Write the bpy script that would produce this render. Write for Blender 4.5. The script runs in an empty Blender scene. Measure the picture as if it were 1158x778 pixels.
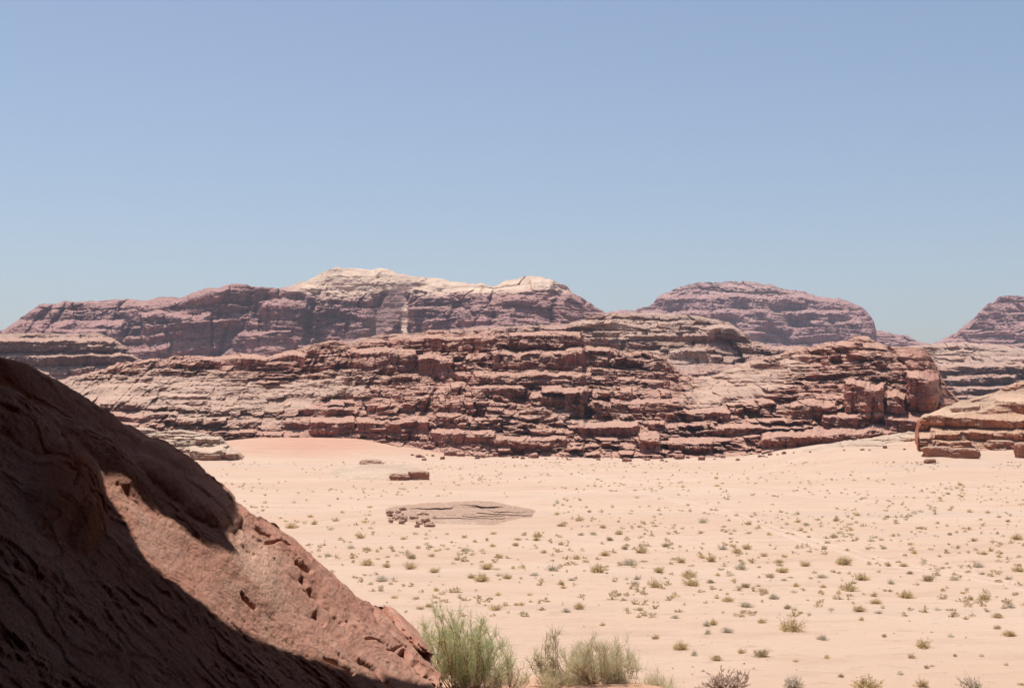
import bpy, math, random
import numpy as np

# ------------------------------------------------------------------ camera, world, sun, exposure
SC = bpy.context.scene
COL = SC.collection
F, CX, CY = 1590.0, 579.0, 389.0          # focal length and centre in photograph pixels
H = 12.0                                   # eye height over the plain
PITCH = math.atan(81 / F)
cam_d = bpy.data.cameras.new("camera")
cam = bpy.data.objects.new("camera", cam_d)
COL.objects.link(cam)
cam_d.sensor_width = 36
cam_d.lens = 36 * F / 1158
cam_d.clip_start = 0.1
cam_d.clip_end = 20000
cam.location = (0, 0, H)
cam.rotation_euler = (math.pi / 2 + PITCH, 0, 0)
SC.camera = cam

SUN_EL = math.radians(74)
SUN_AZ = math.radians(-34)                 # from the left, a touch behind the scene
S = np.array([math.sin(SUN_AZ) * math.cos(SUN_EL), math.cos(SUN_AZ) * math.cos(SUN_EL), math.sin(SUN_EL)])
W = bpy.data.worlds.new("World")
SC.world = W
W.use_nodes = True
wn = W.node_tree.nodes
wl = W.node_tree.links
bg = wn["Background"]
sky = wn.new("ShaderNodeTexSky")
sky.sky_type = 'NISHITA'
sky.sun_disc = False
sky.sun_elevation = SUN_EL
sky.sun_rotation = SUN_AZ
sky.altitude = 900
sky.air_density = 1.0
sky.dust_density = 3.2
sky.ozone_density = 1.0
hs = wn.new("ShaderNodeHueSaturation")
hs.inputs["Saturation"].default_value = 1.0
wl.new(sky.outputs[0], hs.inputs["Color"])
tint = wn.new("ShaderNodeMix")
tint.data_type = 'RGBA'
tint.blend_type = 'MULTIPLY'
tint.inputs[0].default_value = 1
tint.inputs[7].default_value = (0.975, 0.972, 0.965, 1)
wl.new(hs.outputs[0], tint.inputs[6])
wl.new(tint.outputs[2], bg.inputs[0])
bg.inputs[1].default_value = 0.118
sun_d = bpy.data.lights.new("sun", 'SUN')
sun_d.energy = 4.7
sun_d.angle = math.radians(0.53)
sun_d.color = (1.0, 0.965, 0.92)
sun = bpy.data.objects.new("sun", sun_d)
COL.objects.link(sun)
sun.rotation_euler = (math.pi / 2 - SUN_EL, 0, math.pi - SUN_AZ)
sun.location = tuple(S * 100)

SC.view_settings.view_transform = 'Standard'
SC.view_settings.look = 'None'
SC.view_settings.gamma = 1
SC.view_settings.exposure = 0.11
SC.view_settings.use_curve_mapping = False
SC.render.engine = 'CYCLES'
SC.cycles.max_bounces = 6
SC.cycles.diffuse_bounces = 4
SC.cycles.volume_bounces = 0
SC.cycles.use_denoising = True
SC.cycles.denoising_prefilter = 'ACCURATE'

# ------------------------------------------------------------------ projection helpers
_c, _s = math.cos(PITCH), math.sin(PITCH)
def ray(px, py):
    """slope (dx/dy, dz/dy) of the sight line through a photograph pixel"""
    u = (np.asarray(px, float) - CX) / F
    v = (CY - np.asarray(py, float)) / F
    dy = _c - v * _s
    return u / dy, (_s + v * _c) / dy
def at(px, py, Y):
    a, b = ray(px, py)
    return np.stack([a * Y, np.broadcast_to(np.asarray(Y, float), np.shape(a * Y)), H + b * Y], -1)
def proj(x, y, z):
    dz = z - H
    d = y * _c + dz * _s
    return CX + F * x / d, CY - F * (dz * _c - y * _s) / d

# ------------------------------------------------------------------ numpy noise
_rt = np.random.RandomState(5)
T3 = _rt.rand(32, 32, 32).astype(np.float32) * 2 - 1
T2 = _rt.rand(256, 256).astype(np.float32) * 2 - 1
def n3(x, y, z):
    xi, yi, zi = np.floor(x), np.floor(y), np.floor(z)
    fx, fy, fz = x - xi, y - yi, z - zi
    fx, fy, fz = [f * f * (3 - 2 * f) for f in (fx, fy, fz)]
    xi, yi, zi = [i.astype(np.int64) & 31 for i in (xi, yi, zi)]
    x1, y1, z1 = (xi + 1) & 31, (yi + 1) & 31, (zi + 1) & 31
    def L(a, b, f): return a + (b - a) * f
    return L(L(L(T3[xi, yi, zi], T3[x1, yi, zi], fx), L(T3[xi, y1, zi], T3[x1, y1, zi], fx), fy),
             L(L(T3[xi, yi, z1], T3[x1, yi, z1], fx), L(T3[xi, y1, z1], T3[x1, y1, z1], fx), fy), fz)
def n2(x, y):
    xi, yi = np.floor(x), np.floor(y)
    fx, fy = x - xi, y - yi
    fx, fy = fx * fx * (3 - 2 * fx), fy * fy * (3 - 2 * fy)
    xi, yi = xi.astype(np.int64) & 255, yi.astype(np.int64) & 255
    x1, y1 = (xi + 1) & 255, (yi + 1) & 255
    a = T2[xi, yi] + (T2[x1, yi] - T2[xi, yi]) * fx
    b = T2[xi, y1] + (T2[x1, y1] - T2[xi, y1]) * fx
    return a + (b - a) * fy
def fbm2(x, y, o=4, g=0.5):
    s, a, t = 0, 1.0, 0
    for k in range(o):
        s = s + a * n2(x * 0.94 + y * 0.34 + 17.3 * k, y * 0.94 - x * 0.34 + 9.1 * k)
        t += a
        a *= g
        x, y = x * 2.03, y * 2.03
    return s / t * 1.5
def fbm3(x, y, z, o=4, g=0.5):
    s, a, t = 0, 1.0, 0
    for k in range(o):
        s = s + a * n3(x * 0.8 + y * 0.6 + 7.3 * k, y * 0.8 - x * 0.6 + 3.1 * k, z + 5.7 * k)
        t += a
        a *= g
        x, y, z = x * 2.03, y * 2.03, z * 2.03
    return s / t * 1.5
def hsh(i, j=0):
    v = np.sin(np.asarray(i, float) * 12.9898 + np.asarray(j, float) * 78.233) * 43758.5453
    return v - np.floor(v)
def sst(a, b, x):
    t = np.clip((x - a) / (b - a), 0, 1)
    return t * t * (3 - 2 * t)

# ------------------------------------------------------------------ mesh helpers
def mesh_np(name, V, Fc, mat, attrs=None, smooth=False, parent=None, k=4):
    me = bpy.data.meshes.new(name)
    V = np.ascontiguousarray(V, np.float32).reshape(-1, 3)
    Fc = np.ascontiguousarray(Fc, np.int32).reshape(-1, k)
    me.vertices.add(len(V))
    me.vertices.foreach_set("co", V.ravel())
    me.loops.add(Fc.size)
    me.loops.foreach_set("vertex_index", Fc.ravel())
    me.polygons.add(len(Fc))
    me.polygons.foreach_set("loop_start", np.arange(len(Fc), dtype=np.int32) * k)
    me.polygons.foreach_set("use_smooth", np.full(len(Fc), bool(smooth)))
    for nm, arr in (attrs or {}).items():
        at_ = me.attributes.new(nm, 'FLOAT', 'POINT')
        at_.data.foreach_set("value", np.ascontiguousarray(arr, np.float32).ravel())
    me.update(calc_edges=True)
    me.validate()
    if mat:
        me.materials.append(mat)
    o = bpy.data.objects.new(name, me)
    COL.objects.link(o)
    if parent:
        o.parent = parent
    return o
def grid_faces(ny, nx, flip=False, wrap=False):
    i = np.arange(ny - 1)[:, None]
    j = np.arange(nx if wrap else nx - 1)[None, :]
    j1 = (j + 1) % nx
    f = np.stack([i * nx + j, i * nx + j1, (i + 1) * nx + j1, (i + 1) * nx + j], -1).reshape(-1, 4)
    return f[:, ::-1] if flip else f
def tag(o, label=None, cat=None, group=None, kind=None):
    if label: o["label"] = label
    if cat: o["category"] = cat
    if group: o["group"] = group
    if kind: o["kind"] = kind
    return o
def empty(name, loc=(0, 0, 0)):
    o = bpy.data.objects.new(name, None)
    COL.objects.link(o)
    o.location = tuple(float(v) for v in loc)
    o.empty_display_size = 0.3
    return o

# ------------------------------------------------------------------ material helpers
class NT:
    def __init__(self, name):
        self.m = bpy.data.materials.new(name)
        self.m.use_nodes = True
        self.t = self.m.node_tree
        self.n = self.t.nodes
        self.p = self.n["Principled BSDF"]
        self.p.inputs["Roughness"].default_value = 0.95
        self.p.inputs["Specular IOR Level"].default_value = 0.12
        self.geo = self.n.new("ShaderNodeNewGeometry")
    def put(self, sock, v):
        if isinstance(v, bpy.types.NodeSocket):
            self.t.links.new(v, sock)
        elif isinstance(v, (tuple, list)) and len(v) == 3 and sock.type == 'RGBA':
            sock.default_value = (*v, 1)
        else:
            sock.default_value = v
    def pos(self, scale=(1, 1, 1), src=None):
        mp = self.n.new("ShaderNodeMapping")
        self.t.links.new(src or self.geo.outputs["Position"], mp.inputs["Vector"])
        mp.inputs["Scale"].default_value = scale
        return mp.outputs[0]
    def noise(self, vec, scale, detail=5, rough=0.55, dist=0.0):
        nd = self.n.new("ShaderNodeTexNoise")
        self.put(nd.inputs["Vector"], vec)
        nd.inputs["Scale"].default_value = scale
        nd.inputs["Detail"].default_value = detail
        nd.inputs["Roughness"].default_value = rough
        nd.inputs["Distortion"].default_value = dist
        return nd.outputs["Fac"]
    def rng(self, v, a, b, c=0.0, d=1.0):
        nd = self.n.new("ShaderNodeMapRange")
        nd.interpolation_type = 'SMOOTHSTEP'
        self.put(nd.inputs["Value"], v)
        for k, x in (("From Min", a), ("From Max", b), ("To Min", c), ("To Max", d)):
            nd.inputs[k].default_value = x
        return nd.outputs["Result"]
    def math(self, op, a, b=0.0):
        nd = self.n.new("ShaderNodeMath")
        nd.operation = op
        self.put(nd.inputs[0], a)
        self.put(nd.inputs[1], b)
        return nd.outputs[0]
    def mix(self, fac, a, b, mode='MIX'):
        nd = self.n.new("ShaderNodeMix")
        nd.data_type = 'RGBA'
        nd.blend_type = mode
        self.put(nd.inputs["Factor"], fac)
        self.put(nd.inputs["A"], a) if False else self.put(nd.inputs[6], a)
        self.put(nd.inputs[7], b)
        return nd.outputs[2]
    def attr(self, name):
        nd = self.n.new("ShaderNodeAttribute")
        nd.attribute_name = name
        return nd.outputs["Fac"]
    def nz(self, true=True):
        sp = self.n.new("ShaderNodeSeparateXYZ")
        self.t.links.new(self.geo.outputs["True Normal" if true else "Normal"], sp.inputs[0])
        return sp.outputs[2]
    def bump(self, h, dist, strength=1.0):
        nd = self.n.new("ShaderNodeBump")
        nd.inputs["Strength"].default_value = strength
        nd.inputs["Distance"].default_value = dist
        self.put(nd.inputs["Height"], h)
        self.t.links.new(nd.outputs[0], self.p.inputs["Normal"])
    def color(self, c):
        self.put(self.p.inputs["Base Color"], c)
        return self.m

def rock_mat(name, u, faceA, faceB, varnish, ledge, pale, scree, varn=(0.45, 0.62), zstretch=5.0):
    """layered desert sandstone; u is the size in metres of its middle detail"""
    m = NT(name)
    big = m.noise(m.pos((1, 1, 1)), 0.12 / u, 4, 0.55)
    strata = m.noise(m.pos((0.12, 0.12, 1.6)), 0.55 / u, 5, 0.6, 0.4)
    streak = m.noise(m.pos((1, 1, 0.12)), 0.9 / u, 4, 0.6)
    fine = m.noise(m.pos((1, 1, 1.6)), 1.5 / u, 6, 0.65)
    base = m.mix(m.rng(strata, 0.38, 0.62), faceA, faceB)
    v = m.math('ADD', m.math('MULTIPLY', streak, 0.55), m.math('MULTIPLY', big, 0.45))
    v = m.math('ADD', v, m.math('MULTIPLY', m.attr("dark"), 0.16))
    base = m.mix(m.rng(v, *varn, 0, 0.92), base, varnish)
    led = m.rng(m.math('ADD', m.nz(), m.math('MULTIPLY', m.math('SUBTRACT', fine, 0.5), 0.5)), 0.42, 0.72)
    ledc = m.mix(m.rng(fine, 0.35, 0.65), ledge, tuple(c * 0.74 for c in ledge))
    base = m.mix(led, base, ledc)
    pal = m.math('MULTIPLY', m.attr("pale"), m.rng(m.math('ADD', fine, m.math('MULTIPLY', m.nz(), 0.4)), 0.5, 0.68, 0.35, 1))
    palc = m.mix(m.rng(strata, 0.4, 0.6), pale, tuple(c * 0.82 for c in pale))
    base = m.mix(pal, base, palc)
    base = m.mix(m.attr("scree"), base, m.mix(m.rng(fine, 0.4, 0.6), scree, tuple(c * 0.8 for c in scree)))
    base = m.mix(m.rng(fine, 0.3, 0.7, 0.0, 0.35), base, m.mix(1.0, base, (0.62, 0.58, 0.58), 'MULTIPLY'))
    m.bump(fine, 0.5 * u, 0.7)
    return m.color(base)

SAND = (0.56, 0.365, 0.245)
def sand_mat():
    m = NT("sand")
    big = m.noise(m.pos((0.25, 1, 1)), 0.035, 5, 0.6)
    mid = m.noise(m.pos((0.3, 1, 1)), 0.28, 5, 0.6)
    fine = m.noise(m.pos(), 5.0, 6, 0.7)
    grit = m.noise(m.pos((0.6, 1, 1)), 0.9, 8, 0.75)
    rip = m.noise(m.pos((0.35, 1.6, 1)), 2.2, 4, 0.6, 0.6)
    c = m.mix(m.rng(big, 0.35, 0.65), (0.525, 0.355, 0.25), (0.555, 0.395, 0.288))
    c = m.mix(m.rng(mid, 0.47, 0.68, 0, 0.75), c, (0.475, 0.315, 0.225))
    c = m.mix(m.rng(grit, 0.53, 0.68, 0, 0.6), c, (0.40, 0.265, 0.19))
    c = m.mix(m.rng(fine, 0.58, 0.72, 0, 0.4), c, (0.36, 0.23, 0.16))
    crust = m.noise(m.pos((0.05, 0.5, 1)), 0.09, 5, 0.62)
    c = m.mix(m.rng(crust, 0.54, 0.68, 0, 0.6), c, (0.47, 0.355, 0.275))
    sx = m.n.new("ShaderNodeSeparateXYZ")
    m.t.links.new(m.geo.outputs["Position"], sx.inputs[0])
    wob = m.math('MULTIPLY', m.math('SINE', m.math('MULTIPLY', sx.outputs[1], 0.06)), 1.6)
    for x0, y0, sl, wd in ((28, 156, -0.12, 0.8), (64, 170, -0.45, 0.8), (6, 210, 0.5, 0.9)):
        # wheel ruts left by cars crossing the valley
        u_ = m.math('SUBTRACT', m.math('SUBTRACT', sx.outputs[0], m.math('MULTIPLY', m.math('SUBTRACT', sx.outputs[1], float(y0)), sl)), float(x0))
        rut = m.math('ABSOLUTE', m.math('SUBTRACT', m.math('ABSOLUTE', m.math('ADD', u_, wob)), wd))
        rf = m.math('MULTIPLY', m.rng(rut, 0.55, 0.2, 0, 0.45), m.rng(mid, 0.35, 0.55, 0.2, 1))
        c = m.mix(rf, c, (0.60, 0.455, 0.355))
    c = m.mix(m.attr("pink"), c, m.mix(m.rng(mid, 0.4, 0.6), (0.53, 0.285, 0.195), (0.50, 0.26, 0.175)))
    c = m.mix(m.attr("orange"), c, m.mix(m.rng(grit, 0.4, 0.65), (0.55, 0.31, 0.19), (0.48, 0.25, 0.15)))
    m.bump(m.math('ADD', m.math('ADD', grit, m.math('MULTIPLY', fine, 0.3)), m.math('MULTIPLY', rip, 0.5)), 0.16, 0.9)
    return m.color(c)

# ------------------------------------------------------------------ ground: one sheet to beyond the mountains
def ground_z(x, y):
    z = 0.30 * fbm2(x / 26, y / 34, 4) + 0.09 * fbm2(x / 5, y / 4, 4, 0.6)
    # sand bank with the broom bushes, just under the frame
    prof = np.interp(y, [-40, 10, 30, 36, 42, 50, 58, 66], [7.0, 7.0, 5.5, 4.85, 4.2, 2.2, 0.5, 0.0])
    lat = 1 - sst(3.0, 11.0, x + 0.6 * fbm2(x / 5, y / 5, 2))
    z = z + prof * lat * (1 + 0.03 * fbm2(x / 2.2, y / 2.2, 3))
    # apron of sand rising to the outcrop on the right
    ap = sst(48, 92, x - (y - 300) * 0.06) * sst(225, 350, y)
    z = z + ap * 4.6 * (1 + 0.12 * fbm2(x / 14, y / 14, 4))
    # pink drift against the ridge foot
    du = np.exp(-((x + 66) / 34) ** 4) * sst(400, 468, y)
    z = z + du * 3.0
    # sand lapping against the ridge
    z = z + sst(385, 470, y) * 2.0
    return z
th = np.concatenate([np.linspace(-180, -32, 60)[:-1], np.linspace(-32, 32, 620), np.linspace(32, 180, 60)[1:-1]])
rad = np.concatenate([[0.5], np.geomspace(3, 30, 14)[:-1], np.geomspace(30, 600, 330)[:-1], np.geomspace(600, 4000, 30)])
TH, RD = np.meshgrid(np.radians(th), rad)
gx, gy = RD * np.sin(TH), RD * np.cos(TH)
gz = ground_z(gx, gy)
pink = np.exp(-((gx + 64 + 8 * fbm2(gx / 15, gy / 15, 3)) / 38) ** 2) * sst(396, 440, gy + 10 * fbm2(gx / 20, gy / 20, 3)) * 0.85
orange = sst(0.6, 2.5, gz) * (1 - sst(50, 62, gy)) * (1 - sst(3, 9, gx)) * 0.8
ground = mesh_np("ground", np.stack([gx, gy, gz], -1), grid_faces(len(rad), len(th), wrap=True), sand_mat(),
                 {"pink": pink, "orange": orange}, smooth=True)
tag(ground, kind="structure")

# ------------------------------------------------------------------ mountains
def layer_bounds(seed, lo, hi, top=420):
    r = np.random.RandomState(seed)
    b = [-60.0]
    while b[-1] < top:
        b.append(b[-1] + r.uniform(lo, hi) * (1.8 if r.rand() < 0.18 else 1))
    return np.array(b)
def terrace(X, Z, k, seed, lo, hi, warp, L, joint, under=0.14):
    b = layer_bounds(seed, lo, hi)
    X = X + 0.5 * joint * fbm2(X / (joint * 2.5) + seed, Z / (joint * 1.2), 4)
    zz = Z + warp * fbm2(X / L + seed, Z / (L * 0.7), 4) + 0.14 * lo * fbm2(X / (L * 0.13), Z / (L * 0.13) + seed, 4, 0.6)
    fa = X / (joint * 2.6) + 0.8 * fbm2(X / (joint * 3) + seed, Z / (joint * 1.5), 3)
    zz = zz + (hsh(np.floor(fa), seed + 9) - 0.5) * 1.3 * lo
    i = np.clip(np.searchsorted(b, zz) - 1, 0, len(b) - 2)
    h = b[i + 1] - b[i]
    f = (zz - b[i]) / h
    xj = X + 0.35 * joint * fbm2(X / joint * 0.9, Z / joint * 2 + seed * 3, 3)
    w = joint * (0.5 + hsh(i, seed))
    ci = np.floor(xj / w + hsh(i, seed + 3) * 7)
    cf = xj / w + hsh(i, seed + 3) * 7 - ci
    r1, r2 = hsh(i * 3.1 + seed, ci), hsh(ci * 1.7 + seed, i)
    a = 0.44 + 0.42 * r1
    # a share of the blocks has crumbled into the ledge behind
    a = a + 0.22 * fbm2(X / (joint * 1.3) + 40, Z / (joint * 0.6), 3)
    a = np.where(r2 < 0.3, 0.1, np.clip(a, 0.1, 0.88))
    Sy = np.clip((f - a) / (1 - a), 0, 1)
    Sy = Sy * 0.94 + 0.06 * f
    edge = np.minimum(cf, 1 - cf) * w
    d = (Sy - f) * h * k
    d = d + (r2 - 0.5) * h * 1.5 * np.clip(1 - Sy, 0, 1)                       # blocks stand forward or back
    d = d + h * 0.35 * np.exp(-(edge / (0.05 * joint)) ** 2) * (f < a) * (r1 > 0.35)   # open joints
    d = d + under * h * np.exp(-(f / 0.16) ** 2) * (0.3 + r1)                  # undercut foot of the face
    return d, np.where(f < a, 1.0, 0.0)

def rubble(X, Z, cell, seed, prob):
    """height of loose blocks lying on a slope, 0..~0.5 cell"""
    out = np.zeros_like(X)
    U, Vv = X / cell, Z / (cell * 0.55)
    ui, vi = np.floor(U), np.floor(Vv)
    for du in (-1, 0, 1):
        for dv in (-1, 0, 1):
            cu, cv = ui + du, vi + dv
            jx, jy, rr, pp = hsh(cu + seed, cv), hsh(cu, cv + seed * 2), hsh(cu * 1.3 + 5, cv - seed), hsh(cv * 1.9 - seed, cu)
            r = 0.22 + 0.5 * rr * rr
            dx, dz = np.abs(U - cu - jx), np.abs(Vv - cv - jy)
            q = (dx ** 3 + dz ** 3) ** (1 / 3) * 0.6 + (dx + dz) * 0.4
            out = np.maximum(out, (pp < prob) * r * cell * 0.8 * np.sqrt(np.clip(1 - (q / r) ** 2, 0, 1)))
    return out

def mountain(name, mat, sky_pts, Yc, Yf, zf, nu, nv, steps, low=(10, 60), hi=(0.6, 4), rough=1.0, prof=1.0, back=150,
             feats=(), smooth_p=(), pale_p=(), dark_p=(), scree_p=(), pale_fn=None, seed=1, jag=0.6, xr=None, sm=False, rub=(0, 0.4), frough=0.5, kmax=4.0, dust=0.0, gully=None, fstr=1.0):
    sp = np.array(sky_pts, float)
    A, B = ray(sp[:, 0], sp[:, 1])
    if xr: A0, A1 = ray(xr[0], 400)[0], ray(xr[1], 400)[0]
    else: A0, A1 = A[0], A[-1]
    a = np.linspace(A0, A1, nu)
    Ycv = np.interp(a, ray([q[0] for q in Yc], 400)[0], [q[1] for q in Yc]) if isinstance(Yc, (list, tuple)) else np.full(nu, float(Yc))
    Yfv = np.interp(a, ray([q[0] for q in Yf], 400)[0], [q[1] for q in Yf]) if isinstance(Yf, (list, tuple)) else np.full(nu, float(Yf))
    b = np.interp(a, A, B)
    zc = np.maximum(H + b * Ycv, zf + 0.5)
    zj = jag * fbm2(a * Ycv / (9 * jag + 3) + seed * 11, a * 0 + seed, 5)
    xb = a * Ycv / (7 * jag) + 0.5 * fbm2(a * Ycv / (5 * jag), a * 0 + seed, 3)
    hs_ = 1.1 * jag * (hsh(np.floor(xb), seed) - 0.6) + 0.6 * jag * (hsh(np.floor(xb * 2.7), seed) - 0.5)
    zj = zj + np.convolve(np.pad(hs_, 2, mode='edge'), [0.15, 0.2, 0.3, 0.2, 0.15], 'valid')
    zj = np.minimum(zj, 0.3 * (zc - zf))
    t = np.linspace(0, 1, nv)[:, None]
    Z = zf + (zc - zf)[None, :] * t
    Ys = Yfv[None, :] + (Ycv - Yfv)[None, :] * (t ** prof)
    aa = np.broadcast_to(a[None, :], Z.shape)
    X = aa * Ys
    PX, PY = proj(X, Ys, Z)
    PXn = PX + 5 * fbm2(PX / 22 + seed, PY / 22, 4)
    PYn = PY + 3 * fbm2(PX / 22, PY / 22 + seed * 2, 4)
    def patches(ps, grow=1.0):
        m = np.zeros_like(Z)
        for q in ps:
            x0, y0, rx, ry = q[:4]
            tilt = q[4] if len(q) > 4 else 0.0
            amt = q[5] if len(q) > 5 else 1.0
            dx, dy = PXn - x0, (PYn - y0) - tilt * (PXn - x0)
            m = np.maximum(m, amt * (1 - sst(0.7, 1.15, np.sqrt((dx / rx) ** 2 + (dy / ry) ** 2))))
        return m
    sm_m = patches(smooth_p)
    k = ((Ycv - Yfv) / (zc - zf))[None, :] * np.ones_like(Z)
    k = np.clip(k, 0.5, kmax)
    D = np.zeros_like(Z)
    face = np.zeros_like(Z)
    for q, (lo, hi_, warp, L, joint, amt) in enumerate(steps):
        d, fm = terrace(X, Z, k, seed * 10 + q, lo, hi_, warp, L, joint)
        loc = sst(-0.55, 0.15, fbm2(X / (L * 0.8) + 31 * q, Z / (L * 0.35) + seed, 3)) if q else 1.0
        D += d * amt * loc * (1 - 0.8 * sm_m)
        face = np.maximum(face, fm * (1 if q == 0 else 0.5))
    if gully:
        gs, gd = gully
        gn = np.abs(fbm2(X / gs + 3 * seed, Z / (gs * 2.2) + seed, 4, 0.55))
        D = D + gd * (1 - sst(0.0, 0.22, gn)) * sst(0.05, 0.4, t) * (1 - 0.8 * sm_m)
    # chosen cliffs
    for ft in feats:
        x0, x1, yt, yb = ft[:4]
        push = ft[4] if len(ft) > 4 else 0.0
        rnd = ft[5] if len(ft) > 5 else 0.0
        sl = ft[6] if len(ft) > 6 else 0.0          # slant of the bed, pixels per pixel
        xm, hw = (x0 + x1) / 2, (x1 - x0) / 2
        wob = frough * 4.5 * fbm2(PX / 11 + x0, PY / 7 + yt, 4)
        py = PY - sl * (PX - xm) + frough * 2.6 * fbm2(PX / 13 + x0, PY / 30 + yb, 5, 0.6)
        m = sst(-1.2, 1.2, hw - np.abs(PX + wob - xm))
        hh = yb - yt
        led = min(0.4 * hh, 7) + 2
        f = (yb - py) / (hh + led) + frough * 0.22 * fbm2(PX / 16 + yt, PY / 50, 4)
        af = hh / (hh + led)
        Sy = np.clip((f - af) / (1 - af), 0, 1)
        hm = (hh + led) * Ys / F
        d = (Sy - f) * hm * np.clip(k, 1.2, kmax) - push * (1 - Sy)
        d = d - rnd * np.sqrt(np.clip(1 - ((PX - xm) / hw) ** 2, 0, 1)) * (1 - Sy)
        jw = (4 + 5 * hsh(x0, yt))
        cj = np.floor((PX + wob) / jw)
        d = d + (hsh(cj, x0) - 0.5) * 0.25 * hm * (1 - Sy)                     # pillars in the cliff
        d = d + 0.12 * hm * np.exp(-(f / 0.12) ** 2)
        w = m * sst(0, 0.03, f) * sst(0, 0.03, 1 - f) * fstr
        D = D * (1 - w) + w * (0.95 * d + 0.33 * D)
        face = np.maximum(face * (1 - w), w * (f < af))
    crest = sst(1.0, 0.9, t) if False else 1 - 0.75 * sst(0.93, 1.0, t)
    lowd = low[0] * fbm3(X / low[1], Z / low[1] * 0.55, X * 0 + seed * 3.3, 3) * (1 - 0.9 * sst(0.6, 1, t))
    lowd = lowd + 0.3 * low[0] * fbm3(X / (low[1] * 0.3), Z / (low[1] * 0.22), X * 0 + seed * 1.7, 3) * (1 - 0.9 * sst(0.7, 1, t)) * (1 - 0.7 * sm_m)
    hid = hi[0] * fbm3(X / hi[1], Z / hi[1] * 1.7, Ys / hi[1] * 0.3 + seed, 5, 0.62) * (1 - 0.55 * sm_m) * (1 - 0.45 * face)
    if rub[0]:
        rm = sst(-0.25, 0.3, fbm2(X / (rub[0] * 12) + seed, Z / (rub[0] * 7), 3)) * (1 - 0.75 * sm_m) * (1 - 0.65 * face)
        D = D - rubble(X, Z, rub[0], seed, rub[1]) * rm - 0.8 * rubble(X, Z, rub[0] * 0.45, seed + 5, rub[1] + 0.1) * rm
    rubn = np.abs(fbm3(X / (hi[1] * 0.45), Z / (hi[1] * 0.3), X * 0 + 9 + seed, 3, 0.6))
    hid = hid + 0.4 * hi[0] * fbm3(X / hi[1] * 3.7, Z / hi[1] * 5.5, Ys / hi[1] + 3, 3, 0.65) * (1 - 0.4 * sm_m)
    hid = hid - hi[0] * 0.8 * rubn * (1 - face) * (1 - 0.7 * sm_m)
    Y = Ys + (D + hid * rough) * crest + lowd
    Z = Z + zj[None, :] * t ** 14
    zc = zc + zj
    V = np.stack([aa * Y, Y, Z], -1)
    # the back of the hill
    nb = 14
    s = (np.arange(1, nb + 1) / nb)[:, None]
    Yb = (V[-1, :, 1])[None, :] + back * s
    Zb = zc[None, :] - (zc - zf)[None, :] * s ** 1.6 + 0.02 * back * fbm2(aa[0] * Ycv / 40 + s * 4, s * 6 + 0 * aa[0], 3) * s
    Xb = aa[0][None, :] * Yb * (1 - 0.02 * s)
    V = np.concatenate([V, np.stack([Xb, Yb, Zb], -1)], 0)
    def pad(m): return np.concatenate([m, np.repeat(m[-1:], nb, 0)], 0)
    pale = patches(pale_p)
    if pale_fn is not None: pale = np.maximum(pale, pale_fn(PXn, PYn))
    scr = patches(scree_p)
    if dust: scr = np.maximum(scr, sst(dust * 1.5, dust * 0.6, t + 0.28 * fbm2(PX / 22, PY / 5 + seed, 4)))
    o = mesh_np(name, V, grid_faces(nv + nb, nu, flip=False), mat,
                {"pale": pad(pale), "dark": pad(patches(dark_p)), "scree": pad(scr)}, smooth=sm)
    return tag(o, kind="structure")

M_RIDGE = rock_mat("ridge sandstone", 1.6, (0.40, 0.150, 0.106), (0.31, 0.113, 0.083), (0.18, 0.073, 0.062),
                   (0.58, 0.335, 0.243), (0.58, 0.385, 0.285), (0.46, 0.24, 0.175), (0.43, 0.61))
M_MID = rock_mat("pale hill sandstone", 3.0, (0.38, 0.185, 0.138), (0.30, 0.145, 0.112), (0.13, 0.07, 0.062),
                 (0.54, 0.335, 0.25), (0.56, 0.375, 0.285), (0.44, 0.275, 0.205), (0.46, 0.62))
M_FAR = rock_mat("far mountain sandstone", 6.0, (0.38, 0.165, 0.14), (0.29, 0.12, 0.112), (0.13, 0.06, 0.075),
                 (0.49, 0.275, 0.235), (0.80, 0.58, 0.42), (0.36, 0.21, 0.18), (0.46, 0.62))
M_MESA = rock_mat("mesa sandstone", 7.0, (0.35, 0.155, 0.142), (0.27, 0.115, 0.118), (0.14, 0.068, 0.085),
                  (0.51, 0.295, 0.258), (0.57, 0.38, 0.32), (0.40, 0.24, 0.2), (0.46, 0.63))

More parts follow.
